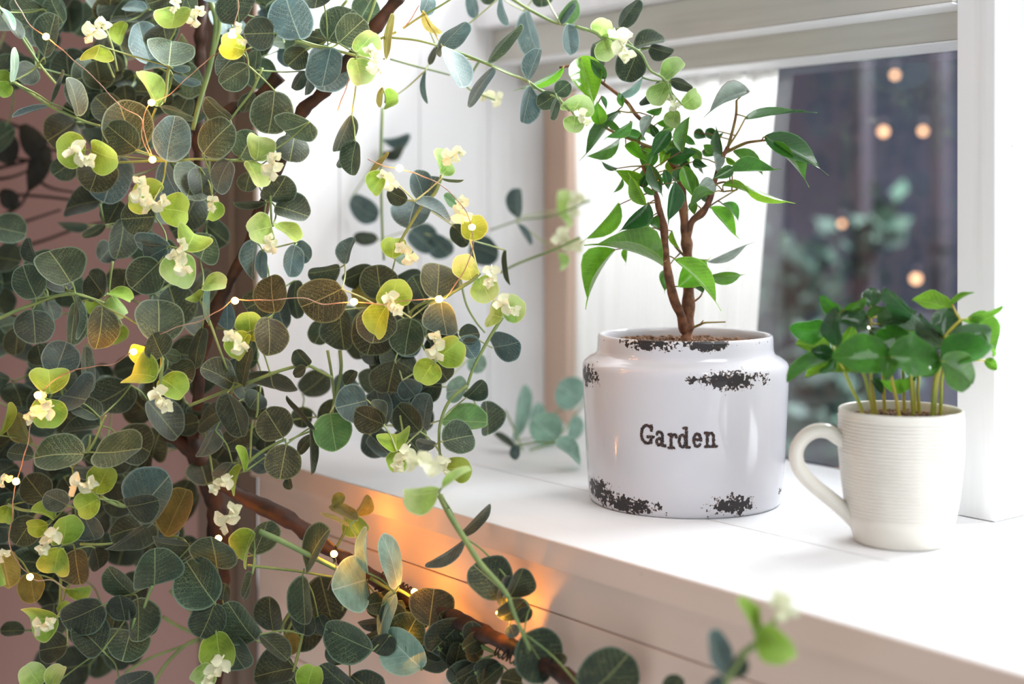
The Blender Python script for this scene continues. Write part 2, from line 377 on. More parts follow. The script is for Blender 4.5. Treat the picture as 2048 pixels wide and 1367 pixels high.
def round_w(k, notch=0.0):
    def w(v, a, rr):
        s = max(0.0, 1 - abs(2 * v - 1) ** 2.2) ** 0.5
        hw = 0.5 * s * (1 + k * (0.5 - v))
        dy = -0.06 * (a * a) * (1 - v) * 1.5 + (notch * (a * a - 0.25) * v ** 4)
        return max(hw, 0.004), dy
    return w
def discmesh(name, k=0.2, notch=0.0, base=0.04, cup=0.1, fold=0.05, curl=0.15, wave=0.015, seed=0, ry=0.5, rings=6, sg=30):
    # leaf outline in polar form round its centre: base at the bottom, optional notch at the tip
    rr = random.Random(seed); vs, uv, pr, fs = [], [], [], []; p1, p2 = rr.uniform(0, 6), rr.uniform(0, 6)
    def outline(th):
        up = math.sin(th); r = 1 - k * 0.22 * up + 0.02 * math.sin(3 * th + p1) + 0.012 * math.sin(7 * th + p2)
        r -= notch * math.exp(-((th - math.pi / 2) / 0.30) ** 2)
        dn = math.exp(-((th + math.pi / 2) / 0.28) ** 2) + math.exp(-((th - 1.5 * math.pi) / 0.28) ** 2)
        r -= base * dn
        return r * 0.5 * math.cos(th), r * ry * up
    y0 = -outline(-math.pi / 2)[1]
    for i in range(rings + 1):
        q = (i / rings) ** 0.85
        for j in range(sg):
            th = -math.pi / 2 + 2 * math.pi * j / sg
            ox, oy = outline(th); x, y = ox * q, oy * q + y0
            z = cup * x * x * 3.2 + fold * abs(x) * 1.6 - curl * (y - 0.35) ** 2 + wave * q ** 3 * math.sin(4 * th + p1) + 0.012 * math.sin(5 * y + p2)
            vs.append((x, y, z)); uv.append((x + 0.5, y)); pr.append((0.5 + 0.5 * q, y))
            if i == 0: break
    for j in range(sg): fs.append((0, 1 + j, 1 + (j + 1) % sg))
    for i in range(rings - 1):
        for j in range(sg): a = 1 + i * sg; fs.append((a + j, a + sg + j, a + sg + (j + 1) % sg, a + (j + 1) % sg))
    return mesh(name, vs, fs, True, uv, pr)
def drip_w(v, a, rr):      # ficus: ovate with a long drip tip
    if v < 0.82: s = math.sin(math.pi * min(1, (v / 0.86)) ** 0.85) ** 0.9
    else: s = 0
    s = max(s, 0.0); t = max(0.0, 1 - v) * 0.35 if v > 0.5 else 0
    return max(0.5 * s, 0.5 * t, 0.004), 0
def wavy_w(v, a, rr):
    s = max(0.0, math.sin(math.pi * v ** 0.8)) ** 0.58
    return max(0.5 * s, 0.004), 0.02 * math.sin(a * 7)
LM = {}
def variants(key, mats, mk, n):
    base = [mk(i) for i in range(n)]
    for m in mats:
        L = []
        for b in base:
            c = b.copy(); c.name = 'leaf_' + key; c.materials.append(M[m]); L.append(c)
        LM[m] = L
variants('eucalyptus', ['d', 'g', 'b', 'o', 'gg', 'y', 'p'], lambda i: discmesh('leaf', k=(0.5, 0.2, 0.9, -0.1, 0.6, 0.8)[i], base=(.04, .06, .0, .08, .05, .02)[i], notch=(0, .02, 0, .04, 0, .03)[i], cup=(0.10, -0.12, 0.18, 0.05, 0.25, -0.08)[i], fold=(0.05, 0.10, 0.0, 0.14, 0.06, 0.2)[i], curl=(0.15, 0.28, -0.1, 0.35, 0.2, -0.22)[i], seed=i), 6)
variants('tip', ['l', 'lp'], lambda i: discmesh('leaf', k=(-0.3, 0.0, -0.2, -0.5)[i], base=.05, notch=(.16, .10, .20, .13)[i], cup=(0.3, 0.15, 0.4, 0.1)[i], fold=(0.04, 0.1, 0.0, 0.1)[i], curl=(0.25, 0.1, 0.4, 0.3)[i], wave=.022, seed=20 + i), 4)
variants('ficus', ['f', 'fd', 'fl', 'fs'], lambda i: leafmesh('leaf', drip_w, nv=12, cup=0.03, fold=(0.18, 0.3, 0.1, 0.22)[i], curl=(0.3, 0.55, 0.15, -0.2)[i], wave=0.012, seed=40 + i, twist=(0.2, -0.4, 0.5, 0)[i]), 4)
variants('seedling', ['cg', 'cd', 'cl'], lambda i: leafmesh('leaf', wavy_w, nu=10, nv=12, cup=0.10, fold=(0.1, 0.2, 0.06)[i], curl=(0.35, 0.5, 0.15)[i], wave=(0.035, 0.025, 0.045)[i], seed=60 + i), 3)
LM['k'] = LM['d']
ASP = {'euc': 1.0, 'fic': 0.42, 'cof': 0.75}
rl = random.Random(99)
def put_leaf(root, b, t, w, ty, d, kind='euc', jit=0.008, name='leaf', parts=None, inv_=None):
    """b, t: base and tip pixels, w: apparent width in pixels, d: distance of the leaf"""
    d += rl.uniform(-jit, jit)
    mx, my = (b[0] + t[0]) / 2, (b[1] + t[1]) / 2
    if kind == 'euc':
        d = min(fit(b[0], b[1], d), fit(t[0], t[1], d), fit(mx, my, d))
        if d < 1.3: d = min(d, fit(mx + w * .4, my, d), fit(mx - w * .4, my, d))
    px = d / F_PX
    L = math.hypot(t[0] - b[0], t[1] - b[1]) * px; W = w * px; a0 = ASP[kind]
    S = max(L, min(W / a0, L * (2.0 if kind == 'euc' else 1.12))) * 1.02
    dz = math.sqrt(max(0, S * S - L * L)) * rl.choice((-1, 1, 1)) + rl.uniform(-.12, .12) * S
    B = at(b[0], b[1], d + dz * .5); T = at(t[0], t[1], d - dz * .5)
    if kind == 'euc' and not ok(B): B = at(b[0], b[1], fit(b[0], b[1], d))
    if kind == 'euc' and not ok(T): T = at(t[0], t[1], fit(t[0], t[1], d))
    u = (T - B); S = u.length; u.normalize()
    v = (CAM - B).normalized()
    side = u.cross(v); 
    if side.length < .05: side = u.cross(Vector((0, 0, 1)))
    side.normalize(); n = side.cross(u)
    ratio = W / (a0 * S); wide = max(1.0, ratio)
    roll = math.acos(max(0.42, min(1, ratio))) * rl.choice((-1, 1)) + rl.uniform(-.10, .10)
    nar = min(1.0, ratio / 0.42) if ratio < 0.42 else 1.0
    rot = Matrix.Rotation(roll, 3, u); side = rot @ side; n = rot @ n
    m = Matrix((side * S * a0 * wide * nar, u * S, n * S * (0.9 if ratio > .4 else 0.6))).transposed().to_4x4(); m.translation = B
    me = rl.choice(LM[ty])
    o = bpy.data.objects.new(name, me); COL.objects.link(o); o.parent = root; o.matrix_parent_inverse = Matrix()
    o.matrix_local = (inv_ if inv_ is not None else Matrix.Translation(-root.location)) @ m
    if parts is not None: parts.append(B)
    return o, B, u, S

# cream bud clusters
def budmesh(seed):
    rr = random.Random(seed); v, f = [], []
    t = Tubes(); t.add([Vector((0, -0.1, 0)), Vector((0.02, .3, .02)), Vector((0, .75, 0.05))], 0.03, 0.02, 5); v += t.v; f += t.f
    for (y, L, n) in ((0.05, .42, 2), (0.28, .40, 2), (0.5, .34, 2), (0.7, .26, 4)):
        a0 = rr.uniform(0, 3)
        for k in range(n):
            a = a0 + k * 2 * math.pi / n + rr.uniform(-.3, .3)
            dr = Vector((math.cos(a), rr.uniform(.3, .9), math.sin(a) * .8)).normalized(); sd = dr.cross(Vector((rr.uniform(-.4, .4), .3, 1))).normalized(); nm = sd.cross(dr)
            q = len(v); R_ = 5
            for j in range(R_ + 1):
                s = j / R_; hw = 0.5 * L * 0.85 * math.sin(math.pi * min(.97, .06 + s)) ** .7
                for i in (-1, -.5, 0, .5, 1): v.append(Vector((0, y, .03)) + dr * L * s + sd * hw * i + nm * (0.12 * L * i * i + 0.22 * L * s * s))
            for j in range(R_):
                for i in range(4): f.append((q + j * 5 + i, q + j * 5 + i + 1, q + j * 5 + i + 6, q + j * 5 + i + 5))
    return mesh('bud_cluster', v, f, True)
BUD = [budmesh(s) for s in (1, 2, 3, 4)]
for b in BUD: b.materials.append(M['cream'])
def put_bud(root, cx, cy, sz, d, ang=None):
    d = fit(cx, cy, d); px = d / F_PX; S = sz * px * 1.25
    a = rl.uniform(0, 6.28) if ang is None else R(ang)
    x = RT; z = Vector((0, 0, 1)); u = (RT * math.cos(a) + z * math.sin(a) - FW * 0.45).normalized()
    s = u.cross(-FW).normalized(); n = s.cross(u)
    m = Matrix((s * S, u * S, n * S)).transposed().to_4x4(); m.translation = at(cx, cy, d) - u * S * .35
    o = bpy.data.objects.new('bud_cluster', rl.choice(BUD)); COL.objects.link(o); o.parent = root
    o.matrix_local = Matrix.Translation(-root.location) @ m; return o

# ---------------------------------------------------------------- eucalyptus sprays
LAY = {0: .985, 1: 1.005, 2: 1.03, 3: 1.06, 4: 1.10, 5: 1.16, 6: 1.25, 7: 1.33, 8: 1.42}
SPR = {
 'ul': ('eucalyptus spray filling the upper left corner of the window wall', 'upper left'),
 'ml': ('eucalyptus spray with broad dark leaves beside a glowing yellow leaf, left edge', ''),
 'll': ('eucalyptus spray of big round leaves low on the left wall', ''),
 'bl': ('lowest eucalyptus spray, hanging in front of the bare mauve wall', ''),
 'tc': ('eucalyptus spray crossing the brown branch at the top, blue-green discs and pale tips', ''),
 'cc': ('eucalyptus spray hanging over the brown window casing, with curled lime tips', ''),
 'rv': ('dense eucalyptus spray against the white reveal, lime tips and a lit string bulb', ''),
 'rl': ('eucalyptus spray standing on the left end of the white sill', ''),
 'ar': ('thin eucalyptus spray arching along the top towards the ficus', ''),
 'at': ('eucalyptus tip of dark discs and pale lime leaves above the ficus by the header', ''),
 'bk': ('faint blurred eucalyptus twig reaching towards the window jamb', ''),
 'sb': ('pale blurred eucalyptus sprig lying on the sill left of the white pot', ''),
 'fs': ('eucalyptus sprig rising in front of the sill edge, lime tip above dark discs', ''),
 'bm': ('eucalyptus spray with mint undersides below the sill, by the warm bulbs', ''),
 'br': ('small blurred eucalyptus sprig at the bottom in front of the sill edge', ''),
}
DATA = {}
DATA['auto'] = """86 18 20 22 60 k 3|125 45 95 -10 40 k 3|88 114 112 28 46 d 2|135 0 140 65 70 k 5|4 24 44 78 24 d 2|0 15 30 60 12 p 1|72 134 36 160 52 k 3
26 164 33 92 17 p 1|20 165 -12 150 40 l 1|20 168 -5 190 35 l 1|140 166 130 92 72 k 4|250 140 170 150 60 k 4|262 175 220 130 50 k 4|270 150 200 185 55 k 4
200 92 186 127 58 l 1|250 44 232 91 34 l 3|292 20 244 12 22 b 3|345 -10 290 12 60 d 3|352 14 342 60 70 l 0|372 -5 385 26 40 g 2|302 128 272 44 62 b 3
335 90 322 36 82 d 2|338 132 343 83 96 g 1|335 135 286 136 20 b 2|342 135 380 130 20 b 2|345 150 402 165 16 b 2|318 212 275 137 40 l 2|322 214 390 232 22 g 2
160 232 138 152 38 g 1|100 205 122 136 12 d 1|98 212 25 235 16 b 1|235 240 190 192 60 k 3|180 240 128 205 70 k 4|268 302 238 200 100 g 1|275 300 215 250 72 d 0
333 322 346 229 74 b 1|172 300 110 300 74 l 0|180 300 238 322 66 l 0|205 312 180 386 84 d 2|240 312 205 406 96 b 3|150 320 105 352 52 k 4|200 400 122 415 52 k 4
210 450 165 478 24 g 3|300 395 285 356 64 l 1|305 405 252 400 52 l 0|320 416 384 424 70 l 0|310 433 240 438 72 d 2|324 322 352 392 36 b 2|392 330 370 402 86 g 2
340 492 265 488 44 b 1|335 494 285 520 60 b 1|318 525 262 578 80 g 1|250 440 235 520 60 d 3|372 500 395 456 76 l 0|370 505 352 577 74 lp 0|142 563 95 492 96 g 1
135 580 85 530 60 d 2|75 525 52 475 28 k 2|175 450 115 450 20 k 5|240 400 215 450 50 k 3|225 490 200 520 50 k 4|72 596 42 528 68 g 1|66 618 72 686 80 d 1
208 592 180 548 60 k 2|150 588 157 680 18 g 1|150 605 140 690 45 g 2|207 612 195 700 60 d 0|215 585 268 598 20 l 2|222 590 250 635 36 lp 3|205 602 170 620 38 l 3
245 650 210 695 28 l 3|95 600 110 640 32 k 3|318 684 318 594 98 g 1|365 650 335 570 78 d 3|325 712 302 664 60 d 0|308 712 256 695 40 l 1|312 753 250 742 70 l 0
322 755 372 790 58 l 0|335 735 385 760 60 d 2|330 705 362 712 28 g 2|100 785 98 728 78 l 0|110 748 135 678 76 b 1|85 730 75 688 50 k 2|125 790 175 800 100 b 1
100 795 92 858 72 l 0|170 690 172 790 24 d 2|262 770 185 815 85 d 3|62 888 32 825 40 y 2|0 870 22 800 18 l 2|200 835 150 808 44 d 2|200 850 128 858 38 g 2
68 912 15 905 34 k 1|168 905 64 912 74 g 0|190 905 288 902 78 g 0|235 870 305 905 84 d 2|295 800 355 875 60 k 3|145 935 195 938 22 b 1|190 985 222 928 60 l 0
198 997 148 1022 56 l 0|90 1000 50 950 64 d 2|135 1010 88 985 46 b 1|270 1035 335 948 100 b 1|252 1012 318 1003 52 d 0|330 1072 375 978 75 y 2|18 1010 8 1050 36 l 1
110 1035 58 1013 24 l 1|95 1050 50 1055 36 l 1|125 1090 135 1030 64 l 0|118 1095 105 1156 64 l 0|168 1030 190 1082 58 b 1|300 1050 215 1068 60 d 2|300 1045 220 1105 44 g 1
380 1093 300 1085 48 g 1|355 1072 290 1068 34 b 2|308 1170 312 1098 96 g 0|430 1205 368 1120 94 g 0|150 1098 158 1171 64 d 1|190 1095 200 1140 40 k 2|58 1145 72 1205 52 y 2
5 1100 15 1178 50 y 2|130 1180 185 1175 24 l 2|68 1035 30 1090 60 d 2|-5 1120 5 1175 30 l 1|262 1188 212 1135 46 g 0|250 1240 240 1185 56 d 0|205 1210 118 1250 76 d 0
205 1300 150 1245 76 d 0|112 1235 50 1240 72 l 1|115 1222 140 1203 24 l 2|275 1195 280 1285 70 g 1|290 1210 308 1270 50 d 2|262 1260 245 1320 90 g 1|135 1290 75 1300 60 k 2
50 1260 0 1262 30 k 3|430 1205 400 1280 72 d 0|80 1370 50 1325 55 lp 0|100 1375 125 1325 40 lp 0|240 1375 300 1345 50 d 1|432 1262 445 1345 72 l 0|425 1330 385 1370 50 lp 0
450 1270 490 1345 70 g 1|590 1335 505 1350 70 d 1|612 1380 628 1325 56 l 0
470 -25 482 52 86 d 1|440 5 405 -5 20 b 2|490 100 436 85 56 l 0|550 66 487 68 68 d 0|600 80 568 -12 88 b 0|640 -30 630 18 64 d 1|655 80 705 15 70 g 2
677 86 728 38 70 g 1|720 40 745 -5 60 g 3|655 80 610 70 35 d 2|612 98 575 130 52 d 2|655 90 648 184 90 b 2|662 95 645 174 74 b 1|713 106 752 62 56 lp 0
712 115 725 175 56 lp 0|770 118 782 23 20 y 1|497 132 440 168 50 g 0|480 100 430 150 60 k 2|510 140 515 100 30 d 2|608 142 585 178 28 d 2|620 150 612 190 22 b 2
550 182 538 272 86 g 1|505 185 488 225 30 d 3|460 240 405 195 40 d 1|405 307 462 242 76 g 0|480 315 510 262 64 g 1|618 244 562 268 80 g 0|590 270 580 322 70 d 2
703 230 672 302 32 d 1|688 300 676 335 20 d 2|710 282 700 352 42 d 1|738 345 774 300 12 y 1|768 345 742 388 44 l 0|515 320 520 265 60 lp 0|497 322 525 378 44 lp 0
458 320 428 385 44 b 0|400 335 408 400 60 d 2|500 345 490 383 42 d 2|540 402 575 352 66 d 1|532 405 465 408 14 d 2|550 412 620 430 52 d 1|545 452 495 465 66 lp 0
552 447 600 484 36 l 0|590 490 575 555 38 b 1|590 485 620 520 44 b 2|510 480 500 560 30 b 2|525 500 520 560 28 b 2|425 395 422 445 32 l 1|400 520 420 470 70 g 2
700 400 755 440 50 b 7|755 480 705 475 28 d 6|690 528 705 472 32 b 2|765 280 822 272 26 b 7|762 308 812 292 22 d 7
548 625 540 548 66 o 1|540 590 490 620 60 d 2|684 578 595 620 96 o 1|680 535 615 550 45 d 2|590 560 590 640 40 d 3|538 634 540 712 72 o 0|650 640 630 690 50 g 3
680 620 685 702 66 d 2|500 665 497 620 58 l 0|505 662 520 678 28 l 0|495 665 465 722 48 l 0|483 770 500 690 26 d 1|418 650 418 565 16 p 1|455 660 455 605 40 b 3
405 570 455 565 36 lp 1|400 600 380 590 34 l 2|760 615 735 712 98 o 2|760 615 745 690 82 d 1|760 598 715 560 78 y 3|765 600 752 530 80 d 2|745 535 685 560 48 d 3
780 612 795 555 68 l 0|770 612 742 675 54 l 0|618 730 590 700 36 d 1|612 735 588 752 24 d 1|540 745 550 788 90 d 2|468 765 400 728 50 k 1|405 655 385 740 30 d 2
690 770 712 740 26 d 2|760 700 720 712 50 d 3|790 700 755 760 70 d 3|455 785 490 872 46 d 0|520 785 500 815 50 k 2|566 875 530 818 76 o 0|573 888 560 958 74 o 0
575 955 580 980 20 k 1|632 858 575 785 12 d 1|660 825 672 902 80 gg 1|620 855 623 948 14 d 1|625 870 592 905 26 d 2|490 942 472 888 20 l 0|482 930 462 992 18 l 0
465 925 435 962 50 b 1|450 815 390 850 50 k 2|430 860 400 920 40 b 2|500 860 445 895 50 k 3|735 800 672 815 80 b 1|770 850 755 775 60 b 3|768 850 708 822 56 o 0
768 845 745 800 22 d 0|735 860 775 912 60 b 3|434 1134 424 1065 88 g 0|505 1062 480 1133 48 l 0|508 1110 535 1040 56 g 1|505 1147 490 1198 24 g 0|445 1200 450 1165 34 k 2
512 1280 450 1205 80 g 1"""
DATA['bm'] = """608 1136 655 1052 54 g 0|605 1150 612 1248 46 g 0|735 1158 668 1178 112 p 0|735 1145 728 1050 24 p 0|798 1172 768 1064 38 p 0|790 1185 750 1272 32 p 0
545 1260 535 1190 58 k 2|640 1150 665 1245 90 k 3|640 1240 570 1285 80 k 3|575 1265 590 1310 34 y 2|730 1165 738 1225 22 y 1|745 1300 650 1255 76 g 0|520 1268 575 1320 46 d 0
858 1252 868 1177 92 o 2|800 1300 835 1228 80 g 0|842 1338 768 1262 80 p 0|790 1240 715 1250 30 k 2|930 1240 860 1300 80 k 3|900 1330 840 1290 60 k 3|700 1375 640 1330 60 k 2
960 1330 900 1370 70 k 2|760 1390 700 1350 70 k 2|1005 1330 960 1370 40 k 2|880 1300 930 1350 50 d 1|560 1330 600 1380 60 d 2|715 1040 660 1010 24 y 2|700 1050 640 1020 10 y 1|712 1030 740 990 30 y 2|700 1030 720 1070 50 gg 2|665 1010 690 990 26 y 2"""
DATA['fs'] = """1012 1188 945 1125 88 d 0|922 1070 984 1008 26 d 0|930 1078 850 1135 20 b 0|1018 1195 1050 1137 44 d 0|1050 1200 1000 1242 48 d 0|1060 1215 1035 1245 30 d 1|1010 1150 1000 1210 30 b 1
1020 1250 1030 1275 30 b 1|1048 1266 1098 1352 102 d 0|1175 1390 1262 1310 105 d 0|878 985 800 992 56 lp 0|883 975 945 930 22 lp 0|1330 1395 1365 1355 40 d 0"""
DATA['br'] = """1455 1345 1412 1262 46 b 0|1455 1355 1490 1308 40 d 0|1440 1350 1415 1380 30 b 0|1515 1280 1478 1190 22 l 0|1520 1270 1515 1205 24 l 0|1528 1250 1580 1330 66 l 0"""
DATA['ar'] = """845 28 862 -15 36 b 2|845 22 882 70 22 y 1|880 100 930 38 34 b 1|884 92 878 115 12 b 1|890 93 925 176 50 b 0|872 92 858 130 12 d 3|850 142 852 212 12 b 3|975 125 1040 42 24 g 1
988 135 930 214 28 b 1|940 -20 954 35 22 b 4|1000 -5 1015 55 16 b 3|990 -15 960 0 30 d 4|1048 22 1075 115 44 b 4|1055 160 1080 98 32 b 1|1062 172 1045 246 36 b 1|1112 188 1075 215 40 g 1|1112 188 1140 165 36 g 1
1115 198 1097 238 24 g 1|1083 -30 1083 14 42 d 4|1118 42 1160 5 34 gg 3|1120 48 1150 5 14 b 3|1135 48 1138 112 28 b 3|1145 225 1168 190 64 lp 1|1150 232 1145 268 44 lp 1|770 205 795 195 40 l 3|765 175 760 215 14 y 2"""
DATA['at'] = """1197 72 1215 36 46 lp 1|1205 80 1222 122 42 lp 1|1205 75 1240 70 26 lp 1|1238 55 1275 -5 34 d 2|1268 95 1330 75 36 d 2|1300 95 1348 110 36 d 2|1275 100 1252 165 62 d 2|1185 90 1210 130 26 d 3
1325 158 1370 120 40 lp 1|1332 165 1310 215 44 lp 1|1365 210 1400 182 38 lp 1|1340 160 1388 172 24 d 2|1318 162 1280 212 22 d 2|1350 220 1345 258 36 lp 2|1285 155 1240 195 14 p 2"""
DATA['rv'] = """885 345 868 295 28 lp 1|885 348 905 325 28 lp 1|883 357 928 361 6 g 1|850 400 830 340 46 b 2|850 400 872 350 42 b 2|815 400 775 380 36 d 2|830 402 815 455 80 b 2|830 402 905 440 28 b 1|915 412 885 392 26 gg 3
940 480 950 425 54 l 2|905 450 940 488 38 d 3|785 515 790 470 50 l 1|790 520 825 500 40 p 2|820 460 870 500 60 b 6|860 470 900 510 50 b 6|940 490 1000 510 60 b 6|1010 500 1018 572 12 g 3
944 560 925 504 50 lp 0|958 555 985 605 60 lp 1|1005 632 1045 595 62 lp 1|1003 634 972 625 54 lp 1|985 695 1038 685 66 b 2|874 595 880 520 80 g 1|850 600 825 550 60 d 3|882 602 892 674 70 b 0|918 672 960 665 40 d 1
920 675 952 715 42 b 1|822 636 808 712 70 g 1|815 640 785 690 60 d 2|870 718 925 680 66 l 0|868 722 838 768 58 l 0|870 725 895 760 56 d 1|790 720 775 780 90 d 2|815 700 770 750 80 k 3|805 760 830 790 50 b 2"""
DATA['rl'] = """935 775 895 785 50 p 3|932 795 970 762 34 d 2|940 715 970 740 40 p 5|840 862 795 810 60 d 1|845 855 855 785 50 b 2|810 815 785 780 50 b 3|882 840 975 845 60 gg 2|975 870 975 800 50 d 3|885 882 950 868 72 g 1
870 890 830 882 28 b 1|800 855 838 870 24 b 2|793 900 790 856 68 l 0|800 902 795 945 50 l 0|895 938 945 930 54 l 1|740 870 780 910 50 b 3"""
DATA['bk'] = """1032 435 1035 375 30 b 6|1122 425 1125 375 38 lp 7|1115 420 1145 455 16 lp 7|1118 505 1125 545 20 lp 6|1035 445 1062 490 12 b 6"""
DATA['sb'] = """1030 880 1045 770 34 p 7|1115 880 1065 835 68 p 7|1070 850 1075 805 30 p 7|1165 800 1115 770 70 p 8|1145 880 1160 830 30 p 7|1110 885 1165 925 34 p 7|1030 895 988 865 16 d 6|1035 890 1028 920 20 b 6"""  # teal leaves in mint colour, bright light washing over them painted in
BUDS = [('auto', 190, 62, 56, 1), ('auto', 350, 10, 26, 0), ('auto', 392, 35, 40, 1), ('auto', 160, 308, 60, 0), ('auto', 280, 385, 52, 0), ('auto', 308, 408, 52, 0), ('auto', 365, 497, 34, 0), ('auto', 362, 528, 50, 0),
 ('auto', 322, 795, 52, 0), ('auto', 90, 800, 30, 0), ('auto', 82, 824, 50, 0), ('auto', 163, 968, 56, 0), ('auto', 100, 1078, 50, 0), ('auto', 86, 1250, 46, 0), ('auto', 432, 1338, 56, 0), ('auto', 472, 62, 28, 0), ('auto', 485, 84, 18, 0),
 ('auto', 750, 122, 52, 0), ('auto', 545, 335, 50, 0), ('auto', 542, 490, 36, 0), ('auto', 425, 405, 30, 1), ('auto', 778, 362, 40, 0), ('auto', 475, 685, 50, 0), ('auto', 785, 604, 46, 0), ('auto', 445, 965, 44, 0), ('auto', 455, 1035, 60, 0), ('auto', 8, 960, 30, 0), ('auto', 5, 1110, 30, 0),
 ('fs', 855, 925, 66, 0), ('br', 1567, 1213, 62, 0), ('at', 1242, 85, 64, 0), ('ar', 1165, 232, 34, 0), ('at', 1345, 205, 34, 2), ('rv', 903, 312, 44, 1), ('rv', 925, 422, 48, 2), ('rv', 815, 508, 46, 1), ('rv', 980, 550, 40, 0),
 ('rv', 1012, 610, 48, 0), ('rv', 872, 695, 52, 0), ('rl', 807, 912, 50, 0), ('rl', 890, 930, 30, 1), ('bk', 1150, 405, 46, 7), ('bk', 1132, 480, 56, 6), ('ar', 985, 195, 40, 5)]
STEMS = [('auto', '-5 10 20 45 45 78 80 130 112 168', .0012, 2), ('auto', '28 164 60 185 100 212 135 228 170 243 200 252', .0013, 1), ('auto', '200 92 215 125 228 155', .0009, 2), ('auto', '212 60 225 95 235 142', .0009, 2),
 ('auto', '-10 640 40 618 75 605 110 592 150 588 185 598 208 606', .0016, 1), ('auto', '225 522 220 560 218 585', .001, 2), ('auto', '338 132 335 152 333 180 328 205', .0013, 1), ('auto', '312 216 300 245 290 255', .001, 2),
 ('auto', '200 408 208 445', .001, 3), ('auto', '165 328 240 325 300 322 345 322 390 318 430 320 480 322 512 325', .0011, 1), ('auto', '325 715 322 750 318 785', .0014, 0), ('auto', '175 905 190 880 205 845 212 830', .0011, 0),
 ('auto', '170 905 178 890 180 870', .001, 1), ('auto', '200 992 225 1005 245 1012 262 1010', .0014, 0), ('auto', '15 1008 40 1018 65 1022', .0013, 1), ('auto', '160 1087 200 1088 225 1086', .0011, 1), ('auto', '305 1170 295 1195 288 1215', .0013, 0),
 ('auto', '262 1258 270 1235', .0012, 0), ('auto', '125 1095 122 1150 120 1210 118 1225', .0013, 2), ('auto', '340 1180 370 1210 400 1235 430 1250', .0014, 4), ('auto', '325 1232 350 1248 380 1262 400 1268', .0014, 4), ('auto', '300 1380 330 1330 370 1290 400 1275', .0015, 4), ('auto', '250 1345 290 1320 340 1300 400 1280', .0012, 4),
 ('auto', '545 182 575 200 590 250', .0008, 3), ('auto', '525 135 505 180 475 220 460 240', .0011, 1), ('auto', '420 0 432 40 428 90 415 150 400 200 385 260', .0022, 3), ('auto', '440 20 438 60 425 110 410 160', .0018, 3), ('auto', '590 82 620 90 660 98 715 112 740 120', .0014, 1), ('auto', '560 -5 545 5', .001, 1),
 ('auto', '545 345 540 380 541 398 543 450', .001, 1), ('auto', '752 -5 740 30 730 55', .0013, 2), ('auto', '695 0 670 30 650 55 630 60', .0012, 2), ('auto', '765 215 762 300 763 400 765 470 768 520', .0013, 5), ('auto', '418 640 424 655 440 700 455 740', .0010, 1),
 ('auto', '490 768 530 752 570 738 612 730 640 742 665 755', .0014, 1), ('auto', '655 700 662 740 668 790 665 825', .0011, 2), ('auto', '680 700 682 740 672 790 664 820', .0014, 2), ('auto', '490 930 520 905 555 885 572 878', .0013, 0), ('auto', '380 810 430 790 480 770 490 768', .0013, 1), ('auto', '516 785 515 820 512 835', .001, 1), ('auto', '505 840 502 870 500 925', .001, 2),
 ('auto', '405 850 415 890 422 925 430 980', .001, 2), ('auto', '545 632 515 645', .001, 1), ('auto', '480 0 478 30', .001, 1), ('auto', '620 862 600 870 578 880', .0008, 2),
 ('auto', '518 1062 560 1080 610 1105 650 1125 690 1145', .0022, 0), ('auto', '495 1130 540 1135 600 1142 660 1152 720 1158', .0011, 1),
 ('bm', '740 1155 780 1178 800 1180 850 1212 900 1250 950 1282 1000 1310', .0014, 1), ('bm', '608 1250 600 1290 590 1330 580 1360', .0013, 1), ('bm', '842 1338 880 1300 910 1288 950 1290 990 1305', .0012, 1), ('bm', '905 1355 950 1325 985 1310', .0012, 1), ('bm', '590 1210 570 1240 560 1265', .0015, 2), ('bm', '600 1215 580 1250 568 1280', .0013, 2), ('bm', '700 1160 690 1190 685 1220', .001, 2), ('bm', '690 1025 690 1060 670 1100 668 1125', .0011, 2),
 ('fs', '880 990 900 1030 930 1078 960 1125 1000 1170 1018 1195', .0021, 0), ('fs', '1018 1195 1030 1230 1045 1265 1060 1300', .0014, 1),
 ('br', '1515 1285 1490 1305 1465 1340 1450 1370 1440 1400', .0018, 0), ('br', '1515 1285 1540 1250 1567 1225', .0015, 0),
 ('ar', '760 78 800 60 843 32 880 12 930 -20', .001, 1), ('ar', '780 75 830 80 872 90', .0011, 2), ('ar', '780 118 830 132 870 142 900 150', .001, 4), ('ar', '884 95 930 110 975 128 1020 148 1055 162 1080 180 1112 195 1140 222', .0013, 1), ('ar', '1020 -5 1060 20 1110 45 1140 50 1170 60', .0014, 3), ('ar', '960 120 945 145 935 175 990 200', .001, 4),
 ('at', '1150 52 1190 65 1205 76 1240 85 1280 105 1300 140 1330 160 1345 200', .0013, 1),
 ('rv', '884 350 870 385 845 410 820 450 805 475 785 515', .0013, 1), ('rv', '960 545 945 560 910 582 878 600 860 608', .0013, 0), ('rv', '1005 634 985 665 965 700 945 740 935 770', .0013, 1), ('rv', '915 520 930 600 950 640 970 665', .0009, 3), ('rv', '878 598 850 605 825 620 818 640', .0012, 1), ('rv', '868 720 850 700 822 640', .001, 2),
 ('rl', '935 770 900 800 882 840 878 880 882 935', .0013, 1), ('rl', '845 800 850 850 855 905', .001, 2), ('rl', '793 898 805 870 800 830', .001, 1),
 ('bk', '1180 400 1110 430 1040 440 980 460', .001, 6), ('bk', '1160 475 1105 500 1040 525 1000 545', .0013, 5),
 ('sb', '1010 820 1030 860 1045 900', .001, 6), ('sb', '1180 790 1150 830 1110 880 1060 900', .001, 7)]
